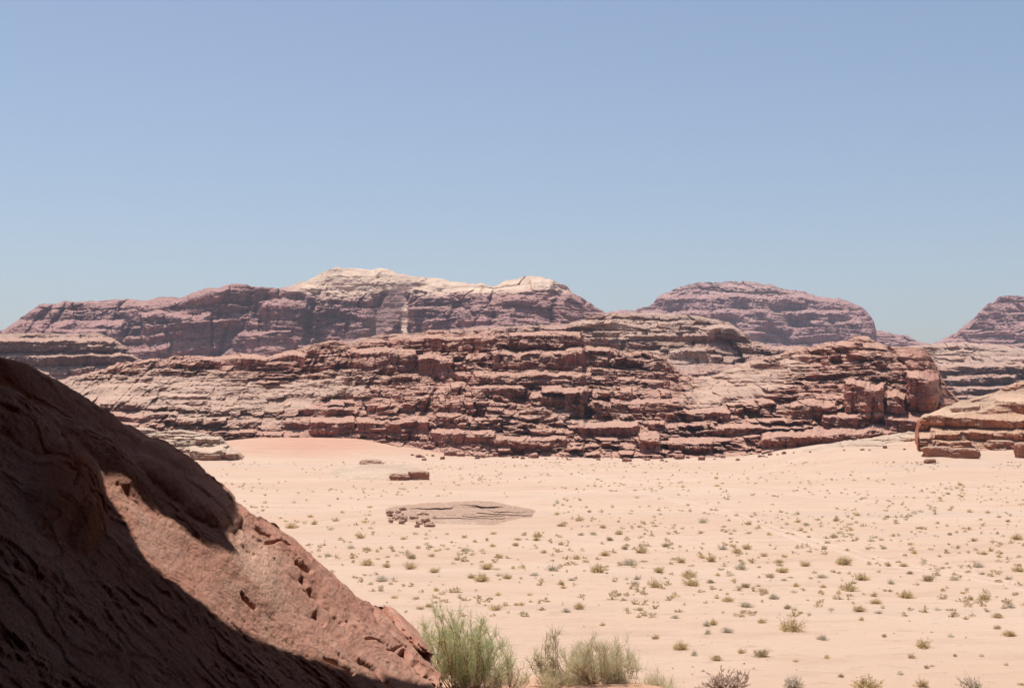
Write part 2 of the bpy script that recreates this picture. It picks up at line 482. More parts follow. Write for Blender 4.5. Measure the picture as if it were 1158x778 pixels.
# far back mountain, left half of the skyline
mountain("mountain", M_FAR,
         [(-160, 420), (-60, 398), (0, 375), (20, 362), (42, 345), (70, 342), (100, 339), (150, 338), (205, 337), (215, 332), (235, 326),
          (262, 322), (300, 324), (325, 325), (345, 318), (365, 308), (385, 303), (410, 301.5), (440, 306), (470, 312), (500, 316),
          (530, 320), (560, 322), (575, 316), (590, 313), (612, 313.5), (626, 318), (640, 323), (648, 331), (665, 341), (682, 351),
          (700, 362), (760, 380)],
         1700, 1480, -2, 1150, 300,
         [(9, 20, 12, 200, 46, 1.0), (3.5, 8, 7, 90, 20, 1.0), (1.8, 3.6, 3, 40, 9, 0.9)], low=(70, 190), hi=(4.5, 16), prof=1.35, back=500, seed=3, jag=2.0, gully=(60, 18), fstr=0.5, rub=(9.0, 0.5),
         feats=[(160, 238, 362, 402, 14, 22), (240, 292, 364, 398, 8, 10), (95, 168, 349, 368, 0, 0), (296, 345, 345, 372, 6, 6),
                (345, 420, 338, 362, 0, 0), (462, 555, 335, 362, 4, 0), (555, 640, 344, 360, 0, 0), (600, 628, 318, 330, 8, 6), (424, 462, 306, 314, 2, 0), (60, 140, 372, 392, 4, 0),
                (0, 60, 372, 392, 0, 0)],
         smooth_p=[(400, 318, 85, 15), (590, 322, 34, 10), (440, 350, 22, 26, -1.1), (457, 356, 6, 30, 0), (500, 322, 60, 7)],
         pale_fn=lambda x, y: sst(343, 328, y + 0.03 * np.abs(x - 420)) * sst(305, 350, x) * sst(660, 625, x),
         dark_p=[(365, 350, 45, 18), (510, 350, 50, 14), (130, 360, 45, 20), (620, 324, 16, 7), (443, 309, 20, 4), (450, 331, 26, 3)],
         scree_p=[(430, 356, 40, 22, -0.9)], pale_p=[(457, 356, 5, 30, 0)])
# mesa, right of the middle
mountain("mesa", M_MESA,
         [(640, 372), (690, 352), (716, 349), (735, 346), (743, 338), (752, 332), (770, 325), (800, 320.5), (830, 321), (845, 320), (866, 321), (882, 324),
          (900, 330), (930, 333), (958, 340), (972, 346), (980, 353), (988, 365), (991, 375), (1005, 376.5), (1025, 379), (1040, 386), (1052, 389), (1100, 400)],
         2600, 2300, -2, 620, 190,
         [(8, 17, 10, 200, 44, 1.0), (3.2, 7, 6, 90, 18, 1.0)], low=(95, 170), hi=(6.5, 18), prof=1.2, back=700, seed=5, jag=4.5, gully=(80, 14),
         feats=[(750, 985, 340, 352, 0, 0), (740, 960, 356, 364, 0, 0)],
         pale_fn=lambda x, y: 0.55 * sst(338, 328, y) , dark_p=[(860, 352, 90, 14, 0.1, 0.6)])
mountain("mesa", M_MESA,
         [(1020, 400), (1052, 389), (1066, 384), (1082, 376), (1096, 367), (1108, 354), (1120, 343), (1130, 335.5), (1145, 333.5), (1160, 333), (1230, 331), (1330, 336)],
         2500, 2250, -2, 380, 170,
         [(8, 17, 10, 200, 44, 1.0), (3.2, 7, 6, 90, 18, 1.0)], low=(80, 170), hi=(6.5, 18), prof=1.2, back=700, seed=7, jag=4.5, gully=(80, 14))
# hills between the ridge and the mountains
mountain("rocky_hill", M_MID,
         [(-220, 392), (-60, 384), (0, 377), (30, 376), (70, 378), (110, 377), (126, 381), (140, 390), (152, 402), (170, 412), (200, 420)],
         900, 800, -2, 420, 130,
         [(4, 9, 4, 120, 20, 1.0), (1.6, 4, 3, 50, 8, 1.0)], low=(24, 90), hi=(2.2, 7), rub=(5, .5), seed=11, jag=0.45, back=200,
         feats=[(-40, 128, 388, 399, 6, 0), (-40, 138, 404, 414, 2, 0)], dark_p=[(60, 402, 90, 18)], pale_fn=lambda x, y: 0.5 * sst(386, 380, y))
mountain("rocky_hill", M_MID,
         [(380, 388), (430, 378), (500, 374), (560, 369), (640, 366), (665, 358), (690, 354), (740, 354), (790, 357), (825, 365), (842, 376), (850, 386), (880, 391), (930, 393), (990, 398), (1060, 410)],
         [(380, 760), (1060, 900)], [(380, 640), (1060, 700)], -2, 900, 200,
         [(3.5, 8, 4, 110, 16, 1.0), (1.4, 3.2, 3, 40, 6, 1.1)], low=(26, 80), hi=(2.2, 6), rub=(4.5, .55), seed=13, jag=0.45, gully=(30, 6), back=220,
         feats=[(755, 800, 398, 406, 2, 0), (700, 800, 380, 386, 0, 0), (800, 846, 373, 383, 4, 3)],
         smooth_p=[(755, 366, 80, 9, 0, 0.6), (770, 408, 45, 12, 0, 0.6)], pale_p=[(755, 366, 110, 14), (765, 402, 45, 14), (745, 402, 10, 9), (700, 372, 40, 12)],
         dark_p=[(828, 380, 26, 10), (850, 402, 50, 12), (715, 385, 30, 5)])
mountain("rocky_hill", M_MID,
         [(960, 400), (1020, 392), (1045, 390), (1090, 387), (1130, 390), (1158, 394), (1250, 398), (1330, 410)],
         1150, 880, -2, 520, 200,
         [(4, 9, 5, 120, 20, 1.0), (1.6, 4, 3, 50, 8, 1.0)], low=(26, 90), hi=(2.4, 7), rub=(5.5, .5), seed=17, jag=0.45, back=250,
         feats=[(1072, 1180, 416, 424, 3, 0), (1070, 1150, 428, 436, 3, 0), (1078, 1170, 440, 447, 2, 0)],
         smooth_p=[(1100, 400, 90, 10, 0, 0.6)], pale_p=[(1100, 400, 100, 13)], dark_p=[(1120, 430, 60, 16)])
# the broad broken ridge across the middle
mountain("ridge", M_RIDGE,
         [(-120, 452), (40, 436), (75, 430), (100, 422), (135, 410), (170, 405), (215, 403), (262, 401), (300, 402), (335, 397), (352, 388), (372, 384), (395, 388), (430, 384),
          (452, 378), (470, 379), (486, 374), (520, 376), (545, 371), (575, 374), (600, 374), (640, 374), (658, 378), (662, 392), (690, 394), (730, 396), (752, 404), (768, 418),
          (785, 428), (800, 424), (830, 415), (862, 405), (895, 396), (930, 390), (958, 386), (966, 380), (982, 379), (990, 386), (1010, 392), (1036, 393), (1050, 398),
          (1056, 408), (1062, 420), (1072, 438), (1090, 455), (1120, 475), (1160, 500)],
         [(-120, 620), (300, 560), (560, 500), (760, 560), (960, 500), (1060, 470), (1160, 440)],
         [(-120, 440), (250, 452), (395, 456), (460, 424), (560, 404), (830, 398), (900, 402), (1040, 410), (1160, 420)], -3.0, 1500, 430,
         [(2.4, 5.4, 2.0, 80, 6.5, 1.0), (1.0, 2.3, 1.4, 26, 2.8, 1.3), (0.5, 1.0, 0.8, 10, 1.4, 1.1)], low=(13, 42), hi=(1.15, 3.4), rough=1.0, prof=1.1, back=110, seed=2, jag=0.9, gully=(17, 4.5), rub=(2.0, 0.7),
         feats=[(575, 657, 379, 400, 2.5, 2.5), (556, 660, 403, 419, 2, 0), (472, 512, 408, 427, 0, 0), (395, 470, 402, 420, 0, 0), (440, 560, 384, 394, 0, 0),
                (536, 668, 426, 437, 2, 0), (535, 592, 440, 449, 2, 0), (612, 664, 445, 464, 2, 2), (598, 640, 452, 462, 0, 0), (350, 402, 477, 492, 2, 0), (402, 485, 478, 490, 1.5, 0),
                (345, 400, 463, 470, 1, 0), (690, 775, 456, 467, 1.5, 0), (655, 722, 482, 494, 1.5, 0), (700, 715, 444, 455, 0, 0), (804, 914, 483, 492, 2, 0, 0.02),
                (862, 1014, 491, 509, 3, 0, -0.03), (775, 825, 467, 478, 1, 1.5), (955, 1001, 439, 472, 4, 4), (1001, 1024, 451, 473, 3, 3), (893, 946, 460, 476, 2, 0), (1026, 1062, 430, 465, 1, 3),
                (722, 746, 496, 513, 2, 2), (756, 806, 499, 512, 1.5, 0), (560, 640, 497, 507, 1.5, 0), (487, 560, 490, 502, 1, 0), (930, 970, 472, 484, 2, 0), (1000, 1046, 474, 488, 2, 0),
                (230, 300, 407, 414, 0, 0, 0), (270, 345, 404, 416, 1, 0), (100, 135, 412, 421, 1, 0), (180, 235, 448, 452, 0, 0), (640, 690, 400, 416, 0, 0)],
         smooth_p=[(215, 443, 110, 20, 0.05, 0.8), (345, 440, 60, 12, -0.1, 0.8), (330, 456, 35, 7, -0.15), (845, 430, 60, 18, -0.25, 0.7), (925, 440, 30, 12, 0, 0.7), (120, 440, 60, 14, 0, 0.8)],
         pale_p=[(215, 448, 125, 32, 0.05), (360, 438, 70, 16, -0.1), (335, 455, 40, 8, -0.15, 1.0), (840, 432, 75, 24, -0.25), (250, 475, 90, 12, 0, .6), (120, 440, 60, 22), (650, 470, 70, 12, 0, 0.4)],
         dark_p=[(610, 390, 55, 22), (700, 412, 48, 18), (625, 440, 50, 24, 0, 0.7), (490, 410, 60, 14, 0, 0.6)],
         scree_p=[(1042, 408, 22, 22, 0.9), (1062, 440, 14, 26, 0.9)])

# ------------------------------------------------------------------ air
hz = NT("air")
hz.n.remove(hz.p)
pv = hz.n.new("ShaderNodeVolumePrincipled")
pv.inputs["Color"].default_value = (0.87, 0.87, 1.0, 1)
pv.inputs["Density"].default_value = 0.85e-4
hz.t.links.new(pv.outputs[0], hz.n["Material Output"].inputs["Volume"])
hx = [(-4200, 4200), (-4200, 4200), (-4.5, 320)]
hv = [(x, y, z) for x in hx[0] for y in hx[1] for z in hx[2]]
hf = [(0, 1, 3, 2), (4, 6, 7, 5), (0, 4, 5, 1), (2, 3, 7, 6), (0, 2, 6, 4), (1, 5, 7, 3)]
tag(mesh_np("haze", hv, hf, hz.m), kind="stuff")

# ------------------------------------------------------------------ outcrops standing on the plain
M_OUT = rock_mat("orange outcrop sandstone", 1.0, (0.50, 0.20, 0.105), (0.40, 0.15, 0.08), (0.17, 0.075, 0.052),
                 (0.60, 0.37, 0.245), (0.61, 0.405, 0.28), (0.50, 0.30, 0.2), (0.50, 0.68))
M_CREAM = rock_mat("cream outcrop sandstone", 0.9, (0.46, 0.25, 0.165), (0.38, 0.19, 0.125), (0.20, 0.10, 0.075),
                   (0.60, 0.43, 0.31), (0.60, 0.44, 0.32), (0.50, 0.34, 0.25), (0.56, 0.74))
def as_thing(o, label, cat, group=None):
    del o["kind"]
    return tag(o, label, cat, group)
o = mountain("rock_outcrop", M_OUT,
             [(1036, 512), (1038, 490), (1039.5, 473), (1044, 469), (1062, 462), (1080, 456), (1100, 450), (1124, 444), (1136, 438), (1146, 433), (1162, 429), (1230, 420), (1330, 440), (1400, 500)],
             350, 326, 2.6, 620, 260,
             [(2.2, 4.0, 1.0, 40, 9, 0.8), (0.8, 1.6, 0.8, 14, 3, 0.9), (0.3, 0.7, 0.4, 6, 1.2, 0.7)], low=(4, 18), hi=(0.5, 2.2), back=40, seed=21, jag=0.25, frough=0.3, rub=(1.2, 0.5),
             feats=[(1041, 1270, 476, 489, 1.6, 0, 0.06), (1053, 1280, 490, 500, 0.8, 0, 0.02), (1126, 1190, 455, 461, 1.0, 0, 0.05), (1075, 1108, 461, 466, 0.5, 0, -0.05), (1098, 1118, 447, 452, 0.5, 0, -0.2)],
             smooth_p=[(1100, 456, 60, 9, -0.22), (1160, 446, 40, 8, -0.2)], pale_p=[(1100, 457, 62, 10, -0.22), (1160, 447, 50, 10, -0.2)])
as_thing(o, "large orange overhanging sandstone outcrop rising at the edge of the plain beside the ridge", "rock")
o = mountain("rock_shelf", M_CREAM,
             [(880, 518), (905, 510), (930, 505), (950, 500), (970, 496), (990, 494), (1010, 490), (1028, 488), (1046, 488), (1066, 494), (1085, 506), (1095, 516)],
             376, 338, 1.0, 420, 110,
             [(0.9, 1.6, 0.8, 20, 6, 1.0), (0.3, 0.6, 0.4, 8, 2, 0.9)], low=(2, 14), hi=(0.4, 2.0), back=25, seed=23, jag=0.3, rub=(0.9, 0.5),
             feats=[(985, 1056, 493, 498, 0.8, 0), (950, 1010, 501, 505, 0.6, 0), (1000, 1070, 503, 508, 0.6, 0)], pale_fn=lambda x, y: 0.75 + 0 * x)
as_thing(o, "low cream rock shelf with thin ledges between the ridge and the orange outcrop", "rock")
o = mountain("rock_outcrop", M_CREAM,
             [(120, 500), (150, 482), (170, 484), (180, 488), (196, 485), (214, 487), (228, 489), (238, 492), (250, 494), (254, 499), (261, 507), (270, 512), (274, 517), (277, 524)],
             396, 380, -0.6, 380, 150,
             [(1.4, 2.6, 0.9, 30, 7, 1.0), (0.5, 1.0, 0.5, 10, 2.4, 1.0)], low=(2.5, 12), hi=(0.5, 2.0), back=25, seed=25, jag=0.35, rub=(1.3, 0.5),
             feats=[(215, 256, 510, 520, 0.8, 0.6), (252, 275, 512, 521, 0.8, 0, 0.15), (222, 250, 496, 501, 0.5, 0)], pale_fn=lambda x, y: sst(512, 507, y))
as_thing(o, "small cream layered outcrop at the ridge foot showing past the dark foreground slope", "rock")
M_SLAB = rock_mat("weathered tan slab", 0.6, (0.46, 0.265, 0.185), (0.40, 0.225, 0.155), (0.27, 0.15, 0.11),
                  (0.50, 0.325, 0.23), (0.5, 0.35, 0.26), (0.555, 0.39, 0.285), (0.55, 0.72))
o = mountain("rock_slab", M_SLAB,
             [(416, 596), (427, 582), (438, 575), (455, 571.5), (480, 569), (520, 567), (555, 567), (570, 570), (584, 572.5), (600, 576), (614, 581), (626, 587), (640, 598)],
             176, 138, -0.9, 520, 200,
             [(0.3, 0.55, 0.12, 10, 4, 0.5), (0.12, 0.25, 0.1, 4, 1.5, 0.5)], low=(0.8, 7), hi=(0.3, 1.0), prof=0.85, kmax=12, dust=0.36, back=14, seed=27, jag=0.06, rub=(0.5, 0.3),
             feats=[(520, 592, 570, 572.5, 0.3, 0, 0.06), (462, 512, 572, 574.5, 0.2, 0), (540, 604, 579, 581, 0.1, 0, 0.06), (490, 570, 584, 585.5, 0.1, 0)], frough=0.35)
as_thing(o, "low tan whaleback rock slab lying in the open sand with a broken end", "rock")
o = mountain("rock_shelf", M_CREAM,
             [(335, 546), (352, 538), (376, 531), (400, 526), (425, 524), (450, 525), (470, 529), (488, 536), (502, 546)],
             300, 256, -0.6, 320, 110,
             [(0.4, 0.8, 0.4, 14, 5, 0.5), (0.15, 0.3, 0.2, 6, 2, 0.5)], low=(1, 10), hi=(0.2, 1.2), back=20, seed=29, jag=0.1,
             feats=[(410, 440, 535, 537.5, 0.3, 0)], pale_fn=lambda x, y: 0.7 + 0 * x, kmax=8)
as_thing(o, "nearly buried pale rock shelf under two reddish boulders on the plain", "rock")

def ground_hit(px, py):
    a, b = ray(px, py)
    Y = np.geomspace(20, 1500, 1500)
    d = H + b * Y - ground_z(a * Y, Y)
    k = np.argmax(d < 0) if (d < 0).any() else len(Y) - 1
    y0, y1 = Y[max(k - 1, 0)], Y[k]
    for _ in range(25):
        m = 0.5 * (y0 + y1)
        if H + b * m - ground_z(np.array(a * m), np.array(m)) < 0: y1 = m
        else: y0 = m
    return np.array([a * y1, y1, float(ground_z(np.array(a * y1), np.array(y1)))])

def rock_mesh(w, d, h, seed, n=26, sq=3.2, lay=0.3, cracks=True):
    """a bedded block: squarish, stepped, with a flat sunk base"""
    r = np.random.RandomState(seed)
    nu, nv = n * 3, n
    u = np.linspace(0, 2 * np.pi, nu, endpoint=False)[None, :]
    v = np.linspace(-np.pi / 2, np.pi / 2, nv)[:, None]
    cx, cy, cz = np.cos(v) * np.cos(u), np.cos(v) * np.sin(u), np.sin(v) * np.ones_like(u)
    q = (np.abs(cx) ** sq + np.abs(cy) ** sq + np.abs(cz) ** sq) ** (-1 / sq)
    cx, cy, cz = cx * q, cy * q, cz * q
    g = 1 + 0.20 * fbm3(cx * 1.3 + seed, cy * 1.3, cz * 1.3, 3) + 0.07 * fbm3(cx * 5 + seed, cy * 5, cz * 7, 3)
    L = cz * 1.0 / lay + 0.4 * fbm3(cx * 1.2, cy * 1.2 + seed, cz, 2)
    g = g * (1 - 0.10 * (hsh(np.floor(L), seed) - 0.3) * (np.abs(cz) < 0.92) - 0.08 * np.exp(-((L - np.floor(L)) / 0.12) ** 2))
    x, y, z = cx * g * w / 2, cy * g * d / 2, (cz * (0.8 + 0.2 * g) + 0.55) * h / 1.5
    return np.stack([x, y, z], -1), grid_faces(nv, nu, wrap=True)
def boulder(name, px, py, wpx, hpx, seed, mat, label, cat="boulder", group=None, dr=0.8, lay=0.5, sq=3.2, sink=0.1, rz=0.0):
    g = ground_hit(px, py)
    w, h = wpx * g[1] / F, hpx * g[1] / F
    V, Fc = rock_mesh(w, w * dr, h, seed, lay=lay, sq=sq)
    c, s_ = math.cos(rz), math.sin(rz)
    V = np.stack([V[..., 0] * c - V[..., 1] * s_, V[..., 0] * s_ + V[..., 1] * c, V[..., 2]], -1)
    o = mesh_np(name, V, Fc, mat)
    o.location = (g[0], g[1] + w * dr * 0.3, g[2] - sink * h)
    return tag(o, label, cat, group)
M_BLD = rock_mat("boulder sandstone", 0.8, (0.44, 0.19, 0.11), (0.34, 0.135, 0.08), (0.19, 0.085, 0.06),
                 (0.57, 0.37, 0.26), (0.6, 0.42, 0.3), (0.5, 0.3, 0.2), (0.5, 0.7))
boulder("boulder", 419, 527, 26, 8, 3, M_BLD, "small reddish boulder perched at the back of the buried pale shelf")
boulder("boulder", 451, 543, 24, 8.5, 8, M_BLD, "low rusty boulder touching a taller pale-capped block on the plain")
boulder("boulder", 473, 542.5, 24, 10.5, 12, M_BLD, "pale-capped rusty block at the end of the buried pale shelf", sq=5)
boulder("boulder", 1062, 516, 34, 12, 15, M_BLD, "long orange fallen block below the overhanging outcrop", sq=4, dr=0.6)
boulder("boulder", 1091, 518, 36, 12, 18, M_BLD, "cracked orange block beside the long fallen block below the outcrop", sq=4, dr=0.6)
boulder("boulder", 1133, 508, 32, 11, 22, M_BLD, "square orange block tucked under the overhang of the outcrop", sq=5)
boulder("boulder", 1160, 518, 20, 19, 26, M_BLD, "tall orange block cut by the picture edge below the outcrop", sq=4)
boulder("boulder", 1053, 524, 13, 6, 31, M_BLD, "small rounded orange stone lying in front of the fallen blocks")
rr = random.Random(4)
for k in range(34):
    fx = rr.random()
    bx = 437 + 56 * fx
    by = 577 + 20 * rr.random() * (0.45 + 0.55 * fx) + 3 * (1 - fx)
    bw = rr.choice([3, 4, 5, 6, 7, 9]) * rr.uniform(0.8, 1.2)
    if by < 584: bw = min(bw, 7)
    b_ = boulder("broken_rock", bx, by + 2, bw, bw * rr.uniform(0.25, 0.5), 40 + k, M_SLAB if k % 5 else M_BLD,
                 "broken brown rock in the heap at the crumbled end of the whaleback slab", "rock", "broken rocks at the end of the low slab", sq=rr.choice([3, 4, 6]), dr=rr.uniform(.7, 1.2), rz=rr.uniform(0, 3))
    b_.location.z += np.interp(by, [578, 584, 590, 596], [0.55, 0.35, 0.15, -0.03])
    b_.rotation_euler = (rr.uniform(-.3, .5), rr.uniform(-.4, .4), 0)

for k in range(70):
    fx = rr.uniform(430, 1045) if k % 3 else rr.uniform(455, 800)
    fy = np.interp(fx, [430, 500, 600, 750, 830, 900, 1000, 1045], [517, 516, 518, 519, 518, 513, 506, 502]) + rr.uniform(-4, 6) * rr.random()
    fw = 2.5 + (8 if fx < 800 else 3) * rr.random() ** 2.5
    b_ = boulder("fallen_rock", fx, fy, fw, fw * rr.uniform(0.4, 0.75), 200 + k % 14, M_RIDGE if k % 4 else M_BLD,
                 "fallen rock resting on the sand along the foot of the ridge", "rock", "fallen rocks along the ridge foot", sq=rr.choice([3, 4, 5]), dr=rr.uniform(.6, 1.1), rz=rr.uniform(0, 3))
    b_.rotation_euler = (rr.uniform(-.2, .2), rr.uniform(-.2, .2), 0)

# ------------------------------------------------------------------ the near rock slope on the left
SK = np.array([(-700, 40), (-400, 215), (-200, 318), (-60, 386), (0, 403), (30, 412), (75, 437), (100, 455), (130, 478), (160, 492), (190, 508), (205, 521), (215, 530), (240, 548), (262, 565),
               (300, 588), (330, 605), (350, 625), (375, 650), (410, 678), (440, 692), (460, 707), (480, 735), (495, 763), (500, 790), (506, 850), (512, 930)], float)
pxs = np.concatenate([np.linspace(-700, -30, 70)[:-1], np.linspace(-30, 512, 700)])
PYB = 1040.0
# the slope falls to the right of its crest at about 46 degrees; crest depth per photograph column
_cpx = np.linspace(-700, 512, 300)
_cY = np.interp(_cpx, [-700, -400, 0, 200, 400, 512], [6.0, 8.0, 11.0, 14.0, 17.8, 20.5])
_cp = at(_cpx, np.interp(_cpx, SK[:, 0], SK[:, 1]), _cY)
CRY = np.concatenate([[2.0], _cY]); CRX = np.concatenate([[-5.0], _cp[:, 0]]); CRZ = np.concatenate([[14.6], _cp[:, 2]])
SLOPE_P = 0.88
def slab_depth(px, py):
    px, py = np.broadcast_arrays(np.asarray(px, float), np.asarray(py, float))
    sh = px.shape
    px, py = px.ravel(), py.ravel()
    Dc = np.interp(px, _cpx, _cY)
    lo, hi = np.full(px.shape, 2.2), Dc.copy()
    a, b = ray(px, py)
    for _ in range(40):
        m = 0.5 * (lo + hi)
        g = (H + b * m) - (np.interp(m, CRY, CRZ) - SLOPE_P * (a * m - np.interp(m, CRY, CRX)))
        hi = np.where(g < 0, m, hi)
        lo = np.where(g < 0, lo, m)
    return lo.reshape(sh)
nv_s = 520
v = np.linspace(0, 1, nv_s)[:, None] ** 1.15
yc = np.interp(pxs, SK[:, 0], SK[:, 1])[None, :]
yc = yc + (1.8 + 2.0 * sst(200, 320, pxs)[None, :]) * fbm2(pxs[None, :] / 14, pxs[None, :] * 0, 6, 0.68) * sst(-30, 60, pxs)[None, :]
PYs = yc + (PYB - yc) * v
PXs = np.broadcast_to(pxs[None, :], PYs.shape)
P = at(PXs, PYs, slab_depth(PXs, PYs))
dU = np.gradient(P, axis=1)
dV = np.gradient(P, axis=0)
N = np.cross(dU, dV)
N /= np.linalg.norm(N, axis=-1, keepdims=True) + 1e-9
view = np.array([0, 0, H]) - P
N *= np.sign((N * view).sum(-1, keepdims=True))
ed = _cp[280] - _cp[200]; ed /= np.linalg.norm(ed)            # down the crest
E = P @ ed
Nm = N[100:400, 200:700].reshape(-1, 3).mean(0); Nm /= np.linalg.norm(Nm)
md = np.cross(ed, Nm); md /= np.linalg.norm(md)
Q = P @ md
Rn = P @ Nm
px_m = slab_depth(PXs, PYs) / F                                        # metres per photograph pixel
d = 0.14 * fbm3(E / 3.0, Q / 1.6, Rn / 2.0, 3) * np.clip(px_m / 0.009, 0.25, 1)
# weathering runs obliquely down the slope, so its grain is laid along that direction
E = (PXs * 0.75 + PYs * 0.66) * 0.011
Q = (-PXs * 0.66 + PYs * 0.75) * 0.011
Rn = 0.25 * Rn
# bedded, fractured plates running down the slope: crisp little steps
right = sst(240, 330, PXs + 0.25 * (PYs - 600))
def plates(el, ql, amp, seed, share):
    q = Q / ql + 0.9 * fbm3(E / (el * 1.6), Q / (ql * 3), Rn, 4, 0.6)
    row = np.floor(q)
    amp = amp * (0.25 + 1.2 * sst(-0.3, 0.5, fbm3(E / (el * 3) + seed, Q / (ql * 4), Rn, 3)))
    return amp * (1.3 * fbm3(E / el, row * 7.7, row * 0 + seed, 4, 0.6) + 0.6 * (q - row - 0.5))
d += 0.55 * plates(1.6, 0.42, 0.05, 3, 0.45) * (0.25 + 0.75 * right)
d += 0.5 * plates(0.7, 0.15, 0.026, 7, 0.4) * (0.3 + 0.7 * right)
d += 0.6 * plates(0.25, 0.06, 0.012, 11, 0.4)
# cracks and pits
rid = np.abs(fbm3(E / 1.5 + 20, Q / 0.5, Rn, 4, 0.6))
d -= 0.05 * np.exp(-(rid / 0.03) ** 2) * sst(0.1, 0.5, fbm3(E / 2.0, Q / 1.0 + 30, Rn, 2)) * (0.3 + 0.7 * right)
d += 0.018 * fbm3(E / 0.40, Q / 0.26, Rn / 0.3, 5, 0.78) * np.clip(px_m / 0.008, 0.3, 1.2)
def seg_d(pts):
    dm = np.full(PXs.shape, 1e9)
    wx = PXs + 4 * fbm2(PXs / 26, PYs / 26, 3)
    wy = PYs + 4 * fbm2(PXs / 26 + 50, PYs / 26, 3)
    for (x0, y0), (x1, y1) in zip(pts[:-1], pts[1:]):
        tt = np.clip(((wx - x0) * (x1 - x0) + (wy - y0) * (y1 - y0)) / ((x1 - x0) ** 2 + (y1 - y0) ** 2), 0, 1)
        dm = np.minimum(dm, np.hypot(wx - x0 - tt * (x1 - x0), wy - y0 - tt * (y1 - y0)))
    return dm
for pts, wd, dep in [([(340, 655), (352, 668), (363, 682), (377, 692), (388, 702)], 2.6, 0.30), ([(344, 669), (362, 682)], 1.8, 0.2), ([(360, 690), (372, 700)], 1.8, 0.18),
                     ([(396, 700), (410, 718)], 1.8, 0.18), ([(456, 738), (470, 755), (485, 770), (497, 782)], 3.0, 0.45), ([(300, 618), (318, 615), (334, 620)], 2.0, 0.2), ([(272, 671), (290, 683)], 2.2, 0.15),
                     ([(372, 737), (388, 746), (404, 756)], 2.4, 0.2), ([(332, 640), (348, 646)], 2.6, 0.25), ([(350, 622), (365, 634)], 2.4, 0.25), ([(288, 603), (303, 608)], 2.2, 0.22),
                     ([(440, 735), (455, 729)], 1.5, 0.15), ([(410, 745), (430, 757), (445, 775)], 1.6, 0.14), ([(414, 723), (436, 727)], 1.5, 0.14), ([(422, 690), (430, 700)], 1.5, 0.16),
                     ([(168, 645), (195, 660), (220, 675)], 2.0, 0.05), ([(66, 498), (70, 520), (72, 545), (66, 568)], 3.0, 0.07), ([(128, 555), (150, 572), (165, 590)], 2.0, 0.06)]:
    d -= 0.38 * dep * np.exp(-(seg_d(pts) / (0.7 * wd)) ** 2)
hole = np.hypot((PXs - 464) * 0.78 + (PYs - 722) * 0.62, ((PYs - 722) * 0.78 - (PXs - 464) * 0.62) * 2.2)
d -= 0.3 * (1 - sst(7, 13, hole)) * sst(0.02, 0.06, v)
# swelling rocks on the upper slope
def swell(cx, cy, rx, ry, ang, amp, p=0.55):
    c, s_ = math.cos(ang), math.sin(ang)
    wx = PXs + 5 * fbm2(PXs / 25, PYs / 25, 3)
    wy = PYs + 5 * fbm2(PXs / 25 + 9, PYs / 25, 3)
    x, y = (wx - cx) * c + (wy - cy) * s_, -(wx - cx) * s_ + (wy - cy) * c
    return amp * np.clip(1 - (x / rx) ** 2 - (y / ry) ** 2, 0, 1) ** p
d += swell(208, 553, 76, 24, 0.72, 0.12, 0.6)
d += swell(70, 560, 44, 60, 0.2, 0.12, 1.0)
d += swell(20, 470, 90, 30, 0.55, 0.12, 1.0)
d += swell(120, 520, 70, 22, 0.8, 0.08, 1.0)
d += swell(96, 600, 20, 30, 0.2, 0.07, 0.9)
d *= sst(0, 0.012, v) * 0.8 + 0.2
Pd = P + N * d[..., None]
nbk = 16
sb = (np.arange(1, nbk + 1) / nbk)[:, None, None]
Pt = Pd[0][None]
gzb = -1.0
Pb = Pt + sb * np.array([0.9, 5.5, 0])
Pb = Pb.copy()
Pb[..., 2] = Pt[..., 2] + (gzb - Pt[..., 2]) * sb[..., 0] ** 0.8
PV = np.concatenate([Pb[::-1], Pd], 0)

def slope_mat():
    m = NT("red rock slope")
    big = m.noise(m.pos(), 0.35, 5, 0.6)
    mid = m.noise(m.pos((1, 1, 1.5)), 1.8, 8, 0.7)
    fine = m.noise(m.pos(), 9.0, 9, 0.75)
    grain = m.noise(m.pos(), 45.0, 5, 0.7)
    c = m.mix(m.rng(big, 0.38, 0.62), (0.47, 0.215, 0.148), (0.54, 0.275, 0.195))
    c = m.mix(m.rng(mid, 0.46, 0.64, 0, 0.8), c, (0.58, 0.34, 0.25))
    c = m.mix(m.rng(fine, 0.52, 0.68, 0, 0.6), c, (0.33, 0.145, 0.10))
    c = m.mix(m.rng(grain, 0.52, 0.68, 0, 0.4), c, (0.56, 0.36, 0.28))
    c = m.mix(m.attr("orange"), c, m.mix(m.rng(mid, 0.4, 0.65), (0.50, 0.17, 0.07), (0.40, 0.13, 0.06)))  # warm bounce glow put into the rock colour
    c = m.mix(m.attr("pale_patch"), c, m.mix(m.rng(fine, 0.4, 0.65), (0.70, 0.43, 0.31), (0.64, 0.375, 0.27)))
    h = m.math('ADD', m.math('MULTIPLY', mid, 1.0), m.math('ADD', m.math('MULTIPLY', fine, 0.6), m.math('MULTIPLY', grain, 0.12)))
    m.bump(h, 0.07, 0.9)
    return m.color(c)
bounce_glow = np.clip(swell(66, 565, 36, 56, 0, 1.0, 1) * 1.3 + swell(96, 600, 24, 36, 0.2, 1, 1) + 0.8 * swell(10, 425, 40, 18, 0.5, 1, 1), 0, 1)  # orange light bounced off the sunlit sand, painted as rock colour
pale_patch = np.clip(0.95 * swell(285, 632, 45, 26, 0.6, 1, 0.8) + 0.5 * swell(310, 665, 60, 16, 0.7, 1, 0.8), 0, 1)  # two oval patches of lighter rock colour
z16 = np.zeros((nbk, len(pxs)))
